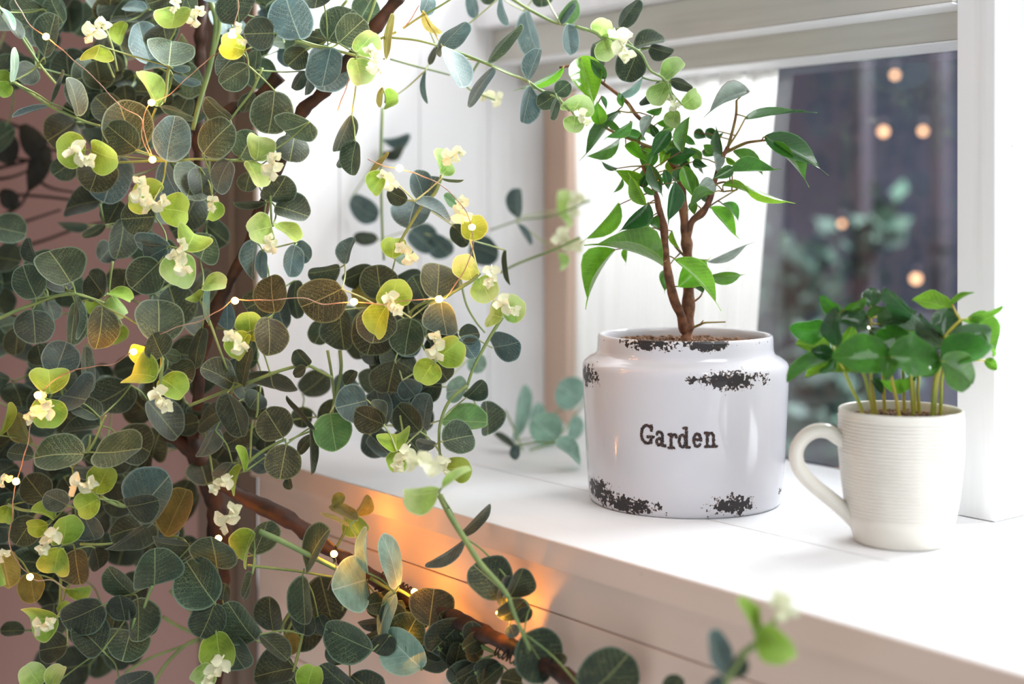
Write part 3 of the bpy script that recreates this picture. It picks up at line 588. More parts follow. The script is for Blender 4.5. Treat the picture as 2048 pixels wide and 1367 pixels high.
def auto_spray(x, y):
    if x > 735 and 320 < y < 730: return 'rv'
    if x > 655 and y >= 730: return 'rl'
    if x >= 655 and y < 215: return 'tc'
    if x >= 430 and y < 200: return 'tc'
    if x >= 640 and y < 500: return 'tc'
    if x >= 640: return 'rv'
    if x >= 400 and y < 1040: return 'cc'
    if x >= 400: return 'bl'
    if y < 300: return 'ul'
    if y < 700: return 'ml'
    if y < 1070: return 'll'
    return 'bl'
roots, bases, extents = {}, {}, {}
ANCH = {'ul': (180, 160), 'ml': (200, 500), 'll': (180, 900), 'bl': (250, 1220), 'tc': (600, 120), 'cc': (510, 600), 'rv': (860, 620), 'rl': (860, 880), 'ar': (980, 110), 'at': (1290, 120), 'bk': (1080, 470), 'sb': (1080, 870), 'fs': (980, 1150), 'bm': (720, 1230), 'br': (1500, 1300)}
for k in SPR:
    r = empty('eucalyptus_spray', at(ANCH[k][0], ANCH[k][1], 1.02)); roots[k] = r; bases[k] = []
    tag(r, SPR[k][0], 'eucalyptus', 'eucalyptus sprays')
def depth_for(k, lay):
    d = LAY[lay]
    if k == 'br': d = 0.71
    return d
for key, txt in DATA.items():
    for it in txt.replace('\n', '|').split('|'):
        a = it.split(); x0, y0, x1, y1, w = map(float, a[:5]); ty = a[5]; lay = int(a[6])
        k = auto_spray(x0, y0) if key == 'auto' else key
        d = depth_for(k, lay)
        if key == 'fs' and lay == 0 and y0 < 1000: d = .89
        put_leaf(roots[k], (x0, y0), (x1, y1), w, ty, d, parts=bases[k])
# further leaves deeper in the mass
rf = random.Random(5)
holes = [(20, 320, 215, 515), (285, 1190, 425, 1330), (0, 1190, 50, 1367), (110, 60, 165, 110), (55, 230, 120, 270), (190, 640, 262, 700)]
def hole(x, y): return any(a - 25 < x < c + 25 and b - 25 < y < e + 25 for a, b, c, e in holes)
cnt = 0
while cnt < 215:
    x = rf.uniform(-30, 450); y = rf.uniform(-30, 1380)
    if x > 380 + 60 * rf.random(): continue
    if hole(x, y): continue
    a = rf.uniform(0, 6.28); L = rf.uniform(45, 80); k = auto_spray(x, y)
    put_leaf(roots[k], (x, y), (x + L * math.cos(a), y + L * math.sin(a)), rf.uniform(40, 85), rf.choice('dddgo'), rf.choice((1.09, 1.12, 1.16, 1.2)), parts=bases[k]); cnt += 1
for i in range(42):
    x = rf.uniform(440, 640); y = rf.uniform(640, 950) if i % 2 else rf.uniform(-20, 120)
    if y > 700 and x > 560 and y > 880: continue
    a = rf.uniform(0, 6.28); L = rf.uniform(40, 70); k = auto_spray(x, y)
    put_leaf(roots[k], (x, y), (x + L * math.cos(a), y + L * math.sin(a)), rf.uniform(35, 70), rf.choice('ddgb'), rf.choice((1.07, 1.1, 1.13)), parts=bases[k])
for i in range(26):
    x = rf.uniform(690, 930); y = rf.uniform(560, 860)
    if abs(x - 800) / 150 + abs(y - 700) / 190 > 1: continue
    a = rf.uniform(0, 6.28); L = rf.uniform(45, 70); k = auto_spray(x, y)
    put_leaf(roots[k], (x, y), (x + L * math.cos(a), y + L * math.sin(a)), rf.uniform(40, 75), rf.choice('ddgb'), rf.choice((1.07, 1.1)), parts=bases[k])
for i in range(34):                          # tangle of small leaves round the lower branch
    x = rf.uniform(600, 1110); y = 1262 + (x - 840) * .42 + rf.uniform(-34, 75)
    if x < 760: y = rf.uniform(1190, 1360)
    a = rf.uniform(0, 6.28); L = rf.uniform(38, 62)
    put_leaf(roots['bm'], (x, y), (x + L * math.cos(a), y + L * math.sin(a)), rf.uniform(30, 55), rf.choice('dddo'), rf.choice((.99, 1.01, 1.03)), parts=bases['bm'])
for (k, x, y, sz, lay) in BUDS:
    kk = auto_spray(x, y) if k == 'auto' else k
    d = depth_for(kk, lay) - 0.018
    if kk == 'fs': d = .87
    put_bud(roots[kk], x, y, sz, d)
# stems and petioles
for (k, s, r, lay) in STEMS:
    q = list(map(float, s.split())); pts = [(q[i], q[i + 1]) for i in range(0, len(q), 2)]
    mx = sum(p[0] for p in pts) / len(pts); my = sum(p[1] for p in pts) / len(pts)
    kk = auto_spray(mx, my) if k == 'auto' else k
    d0 = depth_for(kk, lay) + (0.004 if kk != 'br' else 0)
    if kk == 'fs': ds = [min(fit(p[0], p[1], d0), .885 + .05 * max(0, (1200 - p[1])) / 200) for p in pts]
    else: ds = [fit(p[0], p[1], d0) for p in pts]
    root = roots[kk]; tb = Tubes()
    tb.add(spline([at(p[0], p[1], dd) - root.location for p, dd in zip(pts, ds)], 5), r, r * .75, 6)
    tb.build('stem', M['stem'], root)
for k, L in bases.items():
    if not L: continue
    root = roots[k]; used = [(L[0], 0)]; rest = L[1:]; comp = [Tubes()]
    while rest:                                  # shortest links between leaf bases, running behind the leaves
        dd, i, j = min(((a[0] - b).length, i, j) for i, a in enumerate(used) for j, b in enumerate(rest))
        (a, c), b = used[i], rest.pop(j)
        if dd >= 0.14: comp.append(Tubes()); used.append((b, len(comp) - 1)); continue
        used.append((b, c)); m_ = (a + b) / 2 + FW * min(0.012, dd * .3)
        if not ok(m_): m_ = (a + b) / 2
        comp[c].add(spline([a - root.location, m_ - root.location, b - root.location], 4), .0007, .0006, 5)
    for tb in comp:
        if tb.v: tb.build('twig', M['petiole'] if k in ('rv', 'ar', 'bk', 'rl') else M['stem'], root)

# brown branch the sprays are wired to, with thin dark twine
br = empty('twisted_branch', at(430, 1050, 1.06)); tag(br, 'twisted reddish-brown branch rising through the eucalyptus from below the sill', 'branch')
BR = [('800 -10 760 42 700 120 640 190 605 222 578 290 555 335 525 415 490 505 445 590 415 660 400 740 395 820', .0055, .0042, 1.045), ('405 -20 402 60 399 130 396 250 400 360', .005, .005, 1.12),
      ('395 820 385 880 410 940 428 1000 440 1080 438 1160 432 1240 425 1390', .007, .008, 1.10), ('330 860 370 890 410 940', .005, .006, 1.1), ('560 150 520 190 470 215 430 230', .005, .004, 1.06), ('640 70 670 55 705 30', .004, .004, 1.05),
      ('430 960 500 1000 580 1040 640 1085 700 1125 780 1175 850 1215 905 1235 960 1262 1030 1295 1090 1330 1170 1375 1230 1420', .006, .005, 1.04)]
for (s, r0, r1, d) in BR:
    q = list(map(float, s.split())); pts = [(q[i], q[i + 1]) for i in range(0, len(q), 2)]
    tb = Tubes(); tb.add(spline([at(x, y, fit(x, y, d) - (.008 if y > 900 and x > 500 else 0)) - br.location for x, y in pts], 6), r0, r1, 10, 0.5); tb.build('branch', M['branch'], br)
for (x0, y0, x1, y1, n) in ((760, 1160, 850, 1215, 12), (1000, 1290, 1110, 1340, 14)):
    tb = Tubes()
    for i in range(n):
        t = i / n; x = x0 + (x1 - x0) * t; y = y0 + (y1 - y0) * t; d = fit(x, y, 1.04) - .008; c = at(x, y, d) - br.location
        ax = Vector((RT.x * .85, RT.y * .85, -.5)).normalized(); a = ax.cross(FW).normalized(); b = ax.cross(a)
        tl = rf.uniform(-.5, .5)
        tb.add([c + (a * math.cos(w) + b * math.sin(w)) * .0075 + ax * .003 * tl * math.sin(w) for w in [k * math.pi / 6 for k in range(13)]], .0006, n=4)
    tb.build('twine', M['gill'], br)
# dark dried fronds deep at the left
fr = empty('dried_frond', at(60, 560, 1.3)); tag(fr, 'dark dried frond with thin arching stalks against the mauve wall, far left', 'frond')
for s in ('-20 235 60 262 130 300 210 340 280 380', '-20 340 60 320 110 300 150 330', '-20 388 50 390 130 398 210 412', '10 430 40 410 55 385 70 350', '20 500 90 480 160 455 230 440', '-10 300 40 318 100 322 160 352', '60 350 100 375 150 385', '0 460 60 440 120 420', '60 270 140 300 190 345', '-20 360 30 352 80 330'):
    q = list(map(float, s.split())); tb = Tubes(); tb.add(spline([at(q[i], q[i + 1], 1.28 + .03 * math.sin(i)) - fr.location for i in range(0, len(q), 2)], 5), .0018, .001, 5); tb.build('stalk', M['gill'], fr)
for (x0, y0, x1, y1, w) in ((90, 290, 55, 380, 46), (40, 250, 90, 330, 50), (10, 520, 25, 430, 30), (-10, 260, 20, 330, 60), (0, 380, 30, 420, 40)):
    B, T = at(x0, y0, 1.24) - fr.location, at(x1, y1, 1.24) - fr.location; u = T - B; sd = u.cross(FW).normalized() * (w * 1.24 / F_PX / 2); v = []; f = []
    for j in range(7):
        s = j / 6; hw = math.sin(math.pi * (0.08 + .9 * s)) ** .8
        for i in (-1, 0, 1): v.append(B + u * s + sd * i * hw + FW * .006 * i * i)
    for j in range(6):
        for i in range(2): f.append((j * 3 + i, j * 3 + i + 1, j * 3 + i + 4, j * 3 + i + 3))
    link('blade', mesh('blade', v, f, True), M['gill'], fr)

# ---------------------------------------------------------------- fairy lights
fl = empty('string_lights', at(470, 601, .985)); tag(fl, 'copper wire string of tiny warm lights woven through the eucalyptus', 'lights')
WIRES = [('22 -15 40 20 62 52 92 73 130 105 172 142 205 175 235 205 250 216 283 240 283 275 300 314 305 319 295 290 286 250 290 225 303 205 340 188 380 152 402 130 440 100 463 70 475 20 476 -15', .985),
         ('700 158 690 185 680 205 673 228', 1.0), ('840 10 820 40 800 60', 1.0), ('735 318 765 330 799 336 840 350 882 370 915 400 944 454 944 500 925 545 895 590 878 598 820 600 760 607 708 603 650 608 600 596 520 600 470 601 438 620 400 640 360 652 320 668', .975),
         ('267 703 255 710 220 728 170 735 130 748 100 765 76 790', .972), ('76 790 60 860 45 920 33 962 25 1020 20 1090 60 1153 105 1160 130 1178', .98), ('668 1107 672 1130 655 1180', .98), ('780 1235 772 1215', 1.0), ('829 1183 860 1200 888 1240 905 1290 912 1330', 1.0)]
for s, d in WIRES:
    q = list(map(float, s.split())); tb = Tubes()
    pts = spline([at(q[i], q[i + 1], fit(q[i], q[i + 1], d)) - fl.location for i in range(0, len(q), 2)], 6)
    pts = [p + Vector((noise.noise(p * 90), noise.noise(p * 91 + Vector((5, 0, 0))), noise.noise(p * 92 + Vector((9, 0, 0))))) * .0012 for p in pts]
    tb.add(pts, .0004, n=5); tb.build('wire', M['wire'], fl)
bm = bmesh.new(); bmesh.ops.create_uvsphere(bm, u_segments=10, v_segments=8, radius=0.0023); bmesh.ops.scale(bm, vec=(1.25, 1, 1), verts=bm.verts)
bulbme = bpy.data.meshes.new('bulb'); bm.to_mesh(bulbme); bm.free(); bulbme.materials.append(M['bulb'])
for (x, y, d) in ((92, 73, .98), (303, 205, .98), (248, 214, 1.02), (305, 319, .98), (463, 70, .965), (673, 228, .985), (799, 60, .985), (799, 336, .97), (944, 454, 1.01), (470, 601, .97), (708, 603, .97), (878, 598, .97),
                  (267, 703, .99), (76, 790, .955), (32, 962, .96), (60, 1153, .99), (437, 1076, 1.01), (668, 1107, .99), (829, 1183, 1.0), (860, 1215, 1.0), (822, 1275, .99), (1066, 1312, .905), (712, 1036, 1.05), (1000, 1225, .93)):
    o = bpy.data.objects.new('bulb', bulbme); COL.objects.link(o); o.parent = fl; o.location = at(x, y, fit(x, y, d)) - fl.location

# ---------------------------------------------------------------- garden pot with ficus
def facing(p): return math.atan2(CAM.x - p.x, -(CAM.y - p.y))      # rotz so that local -Y looks at the camera
pp = at(1370, 700, 1.045); pp.z = 0; rz = facing(pp)
fic = empty('potted_ficus', pp, rz); tag(fic, 'young ficus tree in a white distressed ceramic pot lettered Garden', 'plant')
prof = [(0.001, .0012), (.066, .0012), (.0675, .0002), (.0690, .0004), (.0702, .0025), (.0712, .012), (.0724, .03), (.0735, .055), (.0746, .078), (.0752, .092), (.0753, .0965), (.0749, .0995), (.0738, .1015), (.0700, .1045), (.0665, .1062), (.0650, .1078), (.0643, .1105), (.0641, .115), (.0640, .1190), (.0636, .1205), (.0628, .1212), (.0612, .1212), (.0602, .1203), (.0598, .118), (.0598, .108), (.059, .10), (.001, .099)]
def dens(pr, k):
    out = []
    for a, b in zip(pr, pr[1:]):
        n = max(1, int(math.hypot(b[0] - a[0], b[1] - a[1]) / k))
        for i in range(n): out.append((a[0] + (b[0] - a[0]) * i / n, a[1] + (b[1] - a[1]) * i / n))
    return out + [pr[-1]]
prof = dens(prof, .0022); NS = 200
vs, fs = lathe(prof, NS); me = mesh('pot', vs, fs, True)
CHIPS = [(-1.22, .093, .24, .0085, 1.0), (.42, .0955, .30, .0065, 1.0), (.72, .096, .25, .005, .7), (.12, .0965, .14, .004, .8), (-1.05, .012, .32, .008, 1.0), (-.62, .006, .38, .006, 1.0), (.48, .0085, .26, .0075, 1.0), (1.25, .013, .12, .006, .6), (1.45, .096, .05, .004, .5), (2.4, .09, .4, .01, .8), (3.3, .01, .5, .008, .8)]
att = me.attributes.new('chip', 'FLOAT', 'POINT')
for i, v in enumerate(me.vertices):
    x, y, z = v.co; ph = math.atan2(x, -y); w = 0; r = math.hypot(x, y)
    for (a, zc, da, dz, s) in CHIPS:
        q = abs((ph - a + math.pi) % (2 * math.pi) - math.pi); e = (q / da) ** 2 + ((z - zc) / dz) ** 2; w = max(w, s * math.exp(-e * .62))
    if z > .1075 and r > .0605:
        rim = max(.3, 1 - abs(ph + .42) / .75, 1.1 - abs(ph - .22) / .55, .5 - abs(ph - 1.1) / .5)
        w = max(w, min(1, rim) * math.exp(-((z - .1190) / (.0062 * (.6 + .5 * min(1, rim)))) ** 2) * 1.05)
    if r < .066 and z < .01 : w = 0
    att.data[i].value = w
def potmat():
    t = NT('distressed_glaze'); oc = t.n('ShaderNodeTexCoord').outputs['Object']; a = t.n('ShaderNodeAttribute', attribute_name='chip').outputs['Fac']
    n1 = t.noise(oc, 430, 3, .6); n2 = t.noise(oc, 150, 3, .6)
    n = t.math('ADD', t.math('MULTIPLY', n1, .55), t.math('MULTIPLY', n2, .45))
    val = t.math('ADD', t.math('MULTIPLY', a, .36), n)
    m = t.step(val, .735, .748); halo = t.step(val, .722, .738)
    base = t.mix(t.noise(oc, 12, 2), lin((214, 212, 217)), lin((205, 203, 209)))
    col = t.mix(halo, base, lin((150, 110, 80))); col = t.mix(m, col, lin((36, 30, 32)))
    ro = t.math('ADD', .12, t.math('MULTIPLY', m, .6))
    p = t.bsdf(col, ro, .5, .3, bump=t.math('MULTIPLY', m, -1.0), bs=.5, bd=.0005); return t.done(p.outputs[0])
M['pot'] = potmat()
pot = link('pot', me, M['pot'], fic)
# lettering: each glyph drawn by strokes on a fine grid wrapped round the pot
def arc(cx, cy, rx, ry, a0, a1, n=14): return [(cx + rx * math.cos(R(a0 + (a1 - a0) * i / n)), cy + ry * math.sin(R(a0 + (a1 - a0) * i / n))) for i in range(n + 1)]
GL = {'G': ([arc(.52, .68, .42, .60, 48, 318), [(.58, .52), (1.02, .52)], [(.84, .52), (.84, .14)], [(.86, 1.28), (.86, .95)]], (0, 27)),
      'a': ([arc(.38, .28, .25, .22, 0, 360), [(.70, .72), (.70, .08)], [(.70, .03), (.98, .03)], arc(.42, .70, .28, .25, 0, 160)], (31, 52)),
      'r': ([[(.30, 0), (.30, .9)], [(.02, 0), (.62, 0)], [(.02, .9), (.30, .9)], [(.30, .62), (.45, .82), (.65, .9), (.90, .84)], [(.88, .84), (.90, .72)]], (58, 75)),
      'd': ([arc(.38, .45, .28, .40, 0, 360), [(.74, 1.32), (.74, .05)], [(.50, 1.30), (.74, 1.30)], [(.74, .03), (1.0, .03)]], (77, 100)),
      'e': ([arc(.48, .46, .36, .42, 0, 318), [(.14, .50), (.84, .50)]], (106, 126)),
      'n': ([[(.20, 0), (.20, .88)], [(.02, 0), (.40, 0)], [(.02, .9), (.20, .9)], [(.20, .68), (.38, .88), (.58, .9), (.74, .74), (.76, .05)], [(.60, 0), (1.0, 0)]], (131, 154))}
def segd(px, py, a, b):
    dx, dy = b[0] - a[0], b[1] - a[1]; l = dx * dx + dy * dy; t = 0 if l == 0 else max(0, min(1, ((px - a[0]) * dx + (py - a[1]) * dy) / l))
    return math.hypot(px - a[0] - t * dx, py - a[1] - t * dy)
PXM = .963 / 2844; UH = 30.5
for gi, ch in enumerate('Garden'):
    strokes, (gx0, gx1) = GL[ch]; vs, fs = [], []; st = .75; gw = gx1 - gx0
    nxg = int((gw + 8) / st); nyg = int(56 / st); drop = {'r': -2.5, 'G': 1.5, 'a': 0, 'd': -1.5, 'e': 0, 'n': 1}[ch]; idx = {}
    def vert(i, j):
        if (i, j) not in idx:
            X = (1279 + gx0 - 4 + i * st - 1370) * PXM; Z = .0502 + (-6 + j * st + drop) * PXM
            r = .0733 + (Z - .05) * .044 + .00022; ph = math.asin(X / r); idx[(i, j)] = len(vs); vs.append((r * math.sin(ph), -r * math.cos(ph), Z))
        return idx[(i, j)]
    for i in range(nxg):
        for j in range(nyg):
            x = -4 + (i + .5) * st; y = -6 + (j + .5) * st
            dmin = 99
            for s in strokes:
                for a, b in zip(s, s[1:]):
                    dmin = min(dmin, segd(x, y, (a[0] * gw, a[1] * UH), (b[0] * gw, b[1] * UH)))
            nn = noise.noise(Vector((x * .35 + gi * 20, y * .35, 0))); n2 = noise.noise(Vector((x * .8 + gi * 20, y * .8, 7)))
            if dmin < 3.0 + 1.3 * nn + .5 * n2 and n2 < .46: fs.append((vert(i, j), vert(i + 1, j), vert(i + 1, j + 1), vert(i, j + 1)))
    o = link('letter', mesh('letter', vs, fs, True), None, pot)
    if 'ink' not in M: M['ink'] = plain('letter_ink', (34, 26, 28), .6, c2=(70, 46, 38), scale=300)
    o.data.materials.append(M['ink'])
# soil
def soil(root, rad, z, n, seed, dome=.002):
    rr = random.Random(seed); v = [Vector((0, 0, z + dome))]; f = []; rings = 14; sg = 48
    for i in range(1, rings + 1):
        r = rad * i / rings
        for k in range(sg):
            a = 2 * math.pi * k / sg; p = Vector((r * math.sin(a), -r * math.cos(a), 0)); h = noise.noise(p * 130 + Vector((seed, 0, 0))) * .0022 + noise.noise(p * 420) * .0013
            p.z = z + dome * (1 - (i / rings) ** 2) + (h if i < rings else 0); v.append(p)
    for k in range(sg): f.append((0, 1 + k, 1 + (k + 1) % sg))
    for i in range(rings - 1):
        for k in range(sg): q = 1 + i * sg; f.append((q + k, q + sg + k, q + sg + (k + 1) % sg, q + (k + 1) % sg))
    o = link('soil', mesh('soil', v, f, True), M['soil'], root)
    v, f = [], []
    for i in range(n):
        a = rr.uniform(0, 6.28); r = rad * .95 * rr.random() ** .5; s = rr.uniform(.0007, .0022); c = Vector((r * math.cos(a), r * math.sin(a), z + dome * (1 - (r / rad) ** 2) + s * .5)); k = len(v)
        for dx, dy, dz in ((-1, -1, -.6), (1, -1, -.5), (1, 1, -.6), (-1, 1, -.5), (-.7, -.6, .6), (.6, -.7, .5), (.7, .6, .7), (-.6, .7, .5)): v.append(c + Vector((dx * rr.uniform(.6, 1.2), dy * rr.uniform(.6, 1.2), dz)) * s)
        f += [tuple(k + q for q in t) for t in ((0, 3, 2, 1), (4, 5, 6, 7), (0, 1, 5, 4), (1, 2, 6, 5), (2, 3, 7, 6), (3, 0, 4, 7))]
    g = link('soil_crumbs', mesh('soil_crumbs', v, f), None, root); g.data.materials.append(plain('soil_crumb' , (96, 66, 46), .95, c2=(150, 116, 90), scale=150)); tag(g, kind='stuff')
soil(fic, .0600, .1135, 420, 2)
inv = (Matrix.Translation(pp) @ Matrix.Rotation(rz, 4, 'Z')).inverted()
SC = 2.1362
def fx(zx, zy): return (1100 + zx / SC, 60 + zy / SC)
def poly3(s, conv, dfun):
    q = list(map(float, s.split())); out = []
    for i in range(0, len(q), 2): x, y = conv(q[i], q[i + 1]); out.append(at(x, y, dfun(q[i], q[i + 1], i)))
    return out
TR = [('582 1335 586 1290 590 1230 592 1110 590 1000 583 900 578 850 570 770 560 660 545 600 520 560 495 520', .0052, .0022, 0.0, 'trunk'), ('575 1290 560 1220 530 1150 505 1040 492 930 485 830 465 760 455 710 430 640 395 580', .0040, .0015, -.012, 'trunk'),
      ('583 905 605 820 650 780 680 730 700 660 730 560 760 500', .0030, .0017, -.004, 'trunk'), ('760 500 780 430 795 360 797 300', .0012, .0008, -.008, 'twig'), ('745 525 830 485 880 475 930 470', .0014, .0008, -.015, 'twig'),
      ('700 660 750 650 800 680 740 690', .0009, .0006, -.01, 'twig'), ('495 520 440 420 375 370 330 310 290 275 230 230 160 180 95 155 40 160', .0018, .0009, .0, 'twig'), ('495 520 430 500 340 465 260 430 215 400 190 350', .0013, .0008, -.01, 'twig'),
      ('580 970 540 930 520 900 480 860 440 845 385 865', .0010, .0006, .02, 'twig'), ('600 1170 640 1140 655 1110', .0008, .0005, .0, 'twig'), ('600 1275 640 1258 660 1250 700 1248 750 1246', .0010, .0005, -.01, 'twig'), ('640 1258 655 1240', .0006, .0004, -.01, 'twig'),
      ('760 500 800 440 835 375', .0008, .0006, .01, 'twig'), ('330 310 345 350 290 345', .0007, .0005, -.01, 'twig'), ('650 780 700 740 800 680', .0008, .0005, .01, 'twig')]
fpts = []
for (s, r0, r1, dd, nm) in TR:
    P = spline(poly3(s, fx, lambda a, b, i: 1.045 + dd * min(1, i / 4)), 6); fpts += P
    tb = Tubes(); tb.add([inv @ p for p in P], r0, r1, 8, .35 if nm == 'trunk' else 0); tb.build(nm if nm == 'twig' else 'trunk', M['ficus_bark'] if r0 > .0016 else M['twig'], fic)
FL = """130 110 190 322 128 fl 0|238 208 165 115 48 fd 0|60 162 -139 267 30 fl 0|215 405 200 300 62 fl -1|305 350 142 555 36 fd -1|350 385 230 460 34 f -2|300 465 155 555 28 f 0|255 370 315 440 26 f 0|320 488 412 558 48 fl -1|310 445 425 472 38 f 0|430 362 390 465 42 fs -2
480 330 405 355 26 f 1|515 430 425 550 60 fd -2|430 400 460 465 34 fd -1|562 522 594 350 58 f -3|455 400 552 350 38 fl 1|480 428 535 412 34 f 1|490 545 640 520 70 fd 0|425 572 480 710 52 fd -3|490 595 508 690 38 fd -2|395 655 278 598 64 fl -1|415 748 340 610 56 fl -3
310 635 270 702 18 f 0|395 662 455 708 24 f -1|290 592 213 563 16 fd 0|425 735 305 865 66 fd -2|298 740 150 912 62 fl 0|435 795 332 868 34 f 1|440 800 475 852 48 f 1|530 645 500 825 64 fd -4|570 578 612 718 60 f -3|700 650 615 702 70 fs -2|700 690 580 754 30 f -3|610 735 618 795 36 f -2
735 532 712 410 44 fd -1|833 375 1125 345 36 fd -1|855 255 665 342 78 fs -1|918 450 1180 604 96 fd -2|930 478 1120 630 44 f -1|785 515 928 625 52 f 0|752 545 808 578 24 fl 0|765 610 978 602 60 f -2|780 590 690 638 48 fd -3|715 605 690 488 38 fs 0|735 662 868 690 20 fl 0|820 658 1030 748 30 fl 0
682 757 800 892 56 fl 0|735 740 818 812 26 f 1|490 998 195 876 70 f -2|278 930 130 1152 78 fl 0|335 922 326 1002 22 fl 1|495 1020 490 1120 50 f 1|545 1100 676 980 110 fl 0|537 975 735 1172 78 fl -3|675 1050 828 1048 50 f 0|620 1100 665 1120 22 fd 0|520 855 552 942 22 fl 0|670 985 860 903 16 fs 2|630 540 655 620 12 fs 1
220 280 242 348 20 fd -1|310 330 295 262 30 f -1|560 600 520 650 44 f 0|450 520 410 605 44 f 0|500 500 470 585 44 fl 0|470 620 440 700 40 f -1|540 520 470 465 48 f 0|600 600 640 705 38 f 0|560 560 610 610 40 fd 1|640 690 690 740 36 fd 1|500 560 540 640 40 fl 1|380 500 330 420 34 f 1|600 500 650 560 40 f 2|440 560 380 520 36 fl 1|540 700 590 760 30 f 1"""
rq = random.Random(11)
for i in range(20):
    x = rq.gauss(520, 95); y = rq.gauss(520, 95); a = rq.uniform(0.2, 2.9) if rq.random() < .7 else rq.uniform(3.2, 6.2); L = rq.uniform(60, 95)
    FL += '|%.0f %.0f %.0f %.0f %.0f %s %d' % (x, y, x + L * math.cos(a), y + L * math.sin(a), rq.uniform(26, 44), rq.choice(('f', 'fd', 'f', 'fl')), rq.choice((-1, 1, 2, 3)))
for it in FL.replace('\n', '|').split('|'):
    a = it.split(); x0, y0, x1, y1, w = map(float, a[:5]); b = fx(x0, y0); t = fx(x1, y1); lay = int(a[6])
    d = 1.035 + lay * .010
    o, B, u, S = put_leaf(fic, b, (t[0] + (t[0] - b[0]) * .06, t[1] + (t[1] - b[1]) * .06), w * 1.12 / SC, a[5], d, 'fic', .004, inv_=inv)
    q = min(fpts, key=lambda p: (p - B).length)
    if (q - B).length < .06:
        tb = Tubes(); tb.add([inv @ p for p in (q, (q + B) / 2 + Vector((0, 0, .0006)), B + u * S * .04)], .0006, .0004, 5); tb.build('leaf_stalk', M['twig'], fic)

# ---------------------------------------------------------------- ribbed mug with coffee seedlings
mp = at(1801, 900, .911); mp.z = 0; mrz = facing(mp)
mug = empty('mug_planter', mp, mrz); tag(mug, 'white ribbed mug planted with glossy green seedlings on the sill', 'plant')
pr = [(.001, .003), (.022, .0025), (.0255, .0003), (.0285, .0003), (.0297, .0015), (.0312, .007), (.0330, .0125), (.0345, .0185)]
z = .0195
while z < .0795:
    k = (z - .0195) / .06; r = .0347 + .0043 * min(1, k * 1.6) ** .8 + .0002 * k
    pr += [(r - .0009, z), (r + .0001, z + .0006), (r + .00025, z + .0011), (r + .0001, z + .0016)]; z += .0022
pr += [(.0388, .0812), (.0390, .0832), (.0389, .0846), (.0383, .0852), (.0374, .0848), (.0370, .0835), (.0366, .078), (.034, .04), (.001, .03)]
vs, fs = lathe(pr, 128); body = link('mug_body', mesh('mug_body', vs, fs, True), M['mug'], mug)
minv = (Matrix.Translation(mp) @ Matrix.Rotation(mrz, 4, 'Z')).inverted()
hp = spline([minv @ at(x, y, .911) for x, y in ((1692, 884), (1676, 874), (1655, 862), (1628, 862), (1603, 880), (1592, 908), (1600, 938), (1622, 965), (1650, 988), (1675, 1008), (1698, 1028), (1716, 1046))], 6)
v, f = [], []; N = len(hp); n = 14
for i, p in enumerate(hp):
    t = (hp[min(i + 1, N - 1)] - hp[max(i - 1, 0)]).normalized(); b = Vector((0, 1, 0)); a = t.cross(b).normalized()
    e = i / (N - 1); rw = .0046 + .0012 * abs(e - .4); rd = .0068 - .001 * math.sin(e * 3.1)
    for k in range(n):
        w = 2 * math.pi * k / n; v.append(p + a * math.cos(w) * rw + b * math.sin(w) * rd)
for i in range(N - 1):
    for k in range(n): f.append((i * n + k, i * n + (k + 1) % n, (i + 1) * n + (k + 1) % n, (i + 1) * n + k))
f.append(tuple(reversed(range(n)))); f.append(tuple((N - 1) * n + k for k in range(n)))
link('handle', mesh('handle', v, f, True), M['mug'], body)
soil(mug, .0366, .0775, 160, 6, .003)
SM = 2.441
def mx_(zx, zy): return (1540 + zx / SM, 560 + zy / SM)
STM = ['455 668 440 610 400 530 360 440 325 380', '505 672 495 600 480 540 465 480 440 420', '518 672 510 600 500 540 492 460 490 330 490 180', '562 672 558 600 553 480 550 420', '632 675 620 600 605 530 592 465 582 372', '658 675 655 600 650 480 648 420', '700 672 695 600 688 490 680 400', '710 665 706 600 700 500 705 420', '730 675 726 600 722 540 728 460 735 400',
       '790 672 797 580 808 480 832 390 845 330 850 280', '802 660 808 570 818 480 835 400', '832 672 835 580 838 490 850 400', '850 285 880 245 930 195']
seeds = []
for i, s in enumerate(STM):
    dd = [-.012, -.004, .004, .012, -.016, .010, -.006, .012, .004, -.012, .006, .012, -.012][i]
    P = spline(poly3(s, mx_, lambda a, b, k: .911 + dd), 5); tb = Tubes(); tb.add([minv @ p for p in P], .0013, .0010, 7); st_ = tb.build('stem', M['cstem'], mug); seeds.append((st_, P))
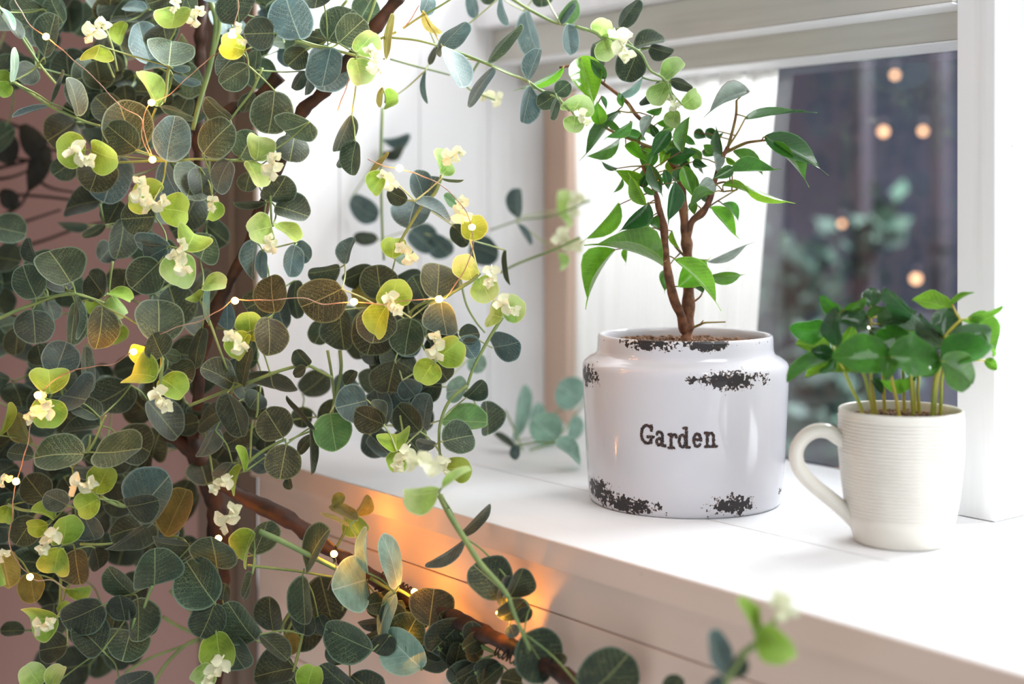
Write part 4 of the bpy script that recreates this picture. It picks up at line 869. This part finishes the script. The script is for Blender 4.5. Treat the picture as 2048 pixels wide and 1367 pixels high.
CF = """325 378 98 462 60 cg -2|320 380 252 448 34 cg -2|278 238 112 240 96 cg -1|342 155 250 88 64 cg -1|350 150 462 102 56 cg -1|322 325 315 150 84 cd -2|300 350 158 300 116 cl 1|425 440 192 440 90 cl 0|312 372 212 345 66 cd -1|345 335 405 235 76 cl 1|492 132 500 40 84 cd 0
490 218 348 180 80 cd -1|480 182 552 133 44 cg -1|530 218 695 148 90 cd 0|838 272 572 72 96 cd -2|838 322 732 188 80 cd -1|890 142 712 92 74 cl 1|885 122 982 55 16 cl 0|848 275 872 138 125 cd -1|925 192 1124 145 30 cl 0|862 282 1078 262 140 cd -1|975 180 1112 342 96 cl 1|1050 388 1106 432 46 cl 1
838 378 1064 312 140 cg -3|838 392 985 500 150 cg -4|838 392 698 418 116 cg -3|590 376 332 372 168 cg -4|586 376 818 382 170 cg -4|590 372 620 226 170 cg -3|585 378 570 474 76 cg -5|702 470 562 506 56 cl 0|495 485 552 546 34 cd 0|490 240 545 292 66 cd 0|722 230 638 200 64 cl 1|600 300 500 330 100 cd 1|700 300 780 240 90 cg 1|650 420 720 470 70 cg 0|440 420 400 330 80 cg 1|560 180 610 240 70 cg 1|750 330 860 260 90 cd 1"""
for it in CF.replace('\n', '|').split('|'):
    a = it.split(); x0, y0, x1, y1, w = map(float, a[:5]); b = mx_(x0, y0); t = mx_(x1, y1)
    o, B, u, S = put_leaf(mug, b, (t[0] + (t[0] - b[0]) * .08, t[1] + (t[1] - b[1]) * .08), w * 1.16 / SM, a[5], .911 + int(a[6]) * .008, 'cof', .003, inv_=minv)
    best = min(((p - B).length, i, p) for i, (st_, P) in enumerate(seeds) for p in P[len(P) // 2:]) if False else min(((p - B).length, i, j) for i, (st_, P) in enumerate(seeds) for j, p in enumerate(P))
    st_, P = seeds[best[1]]; q = P[best[2]]
    o.parent = st_
    if .002 < best[0] < .05:
        tb = Tubes(); tb.add([minv @ p for p in (q, (q + B) / 2, B + u * S * .04)], .0008, .0006, 5); tb.build('leaf_stalk', M['cstem'], st_)
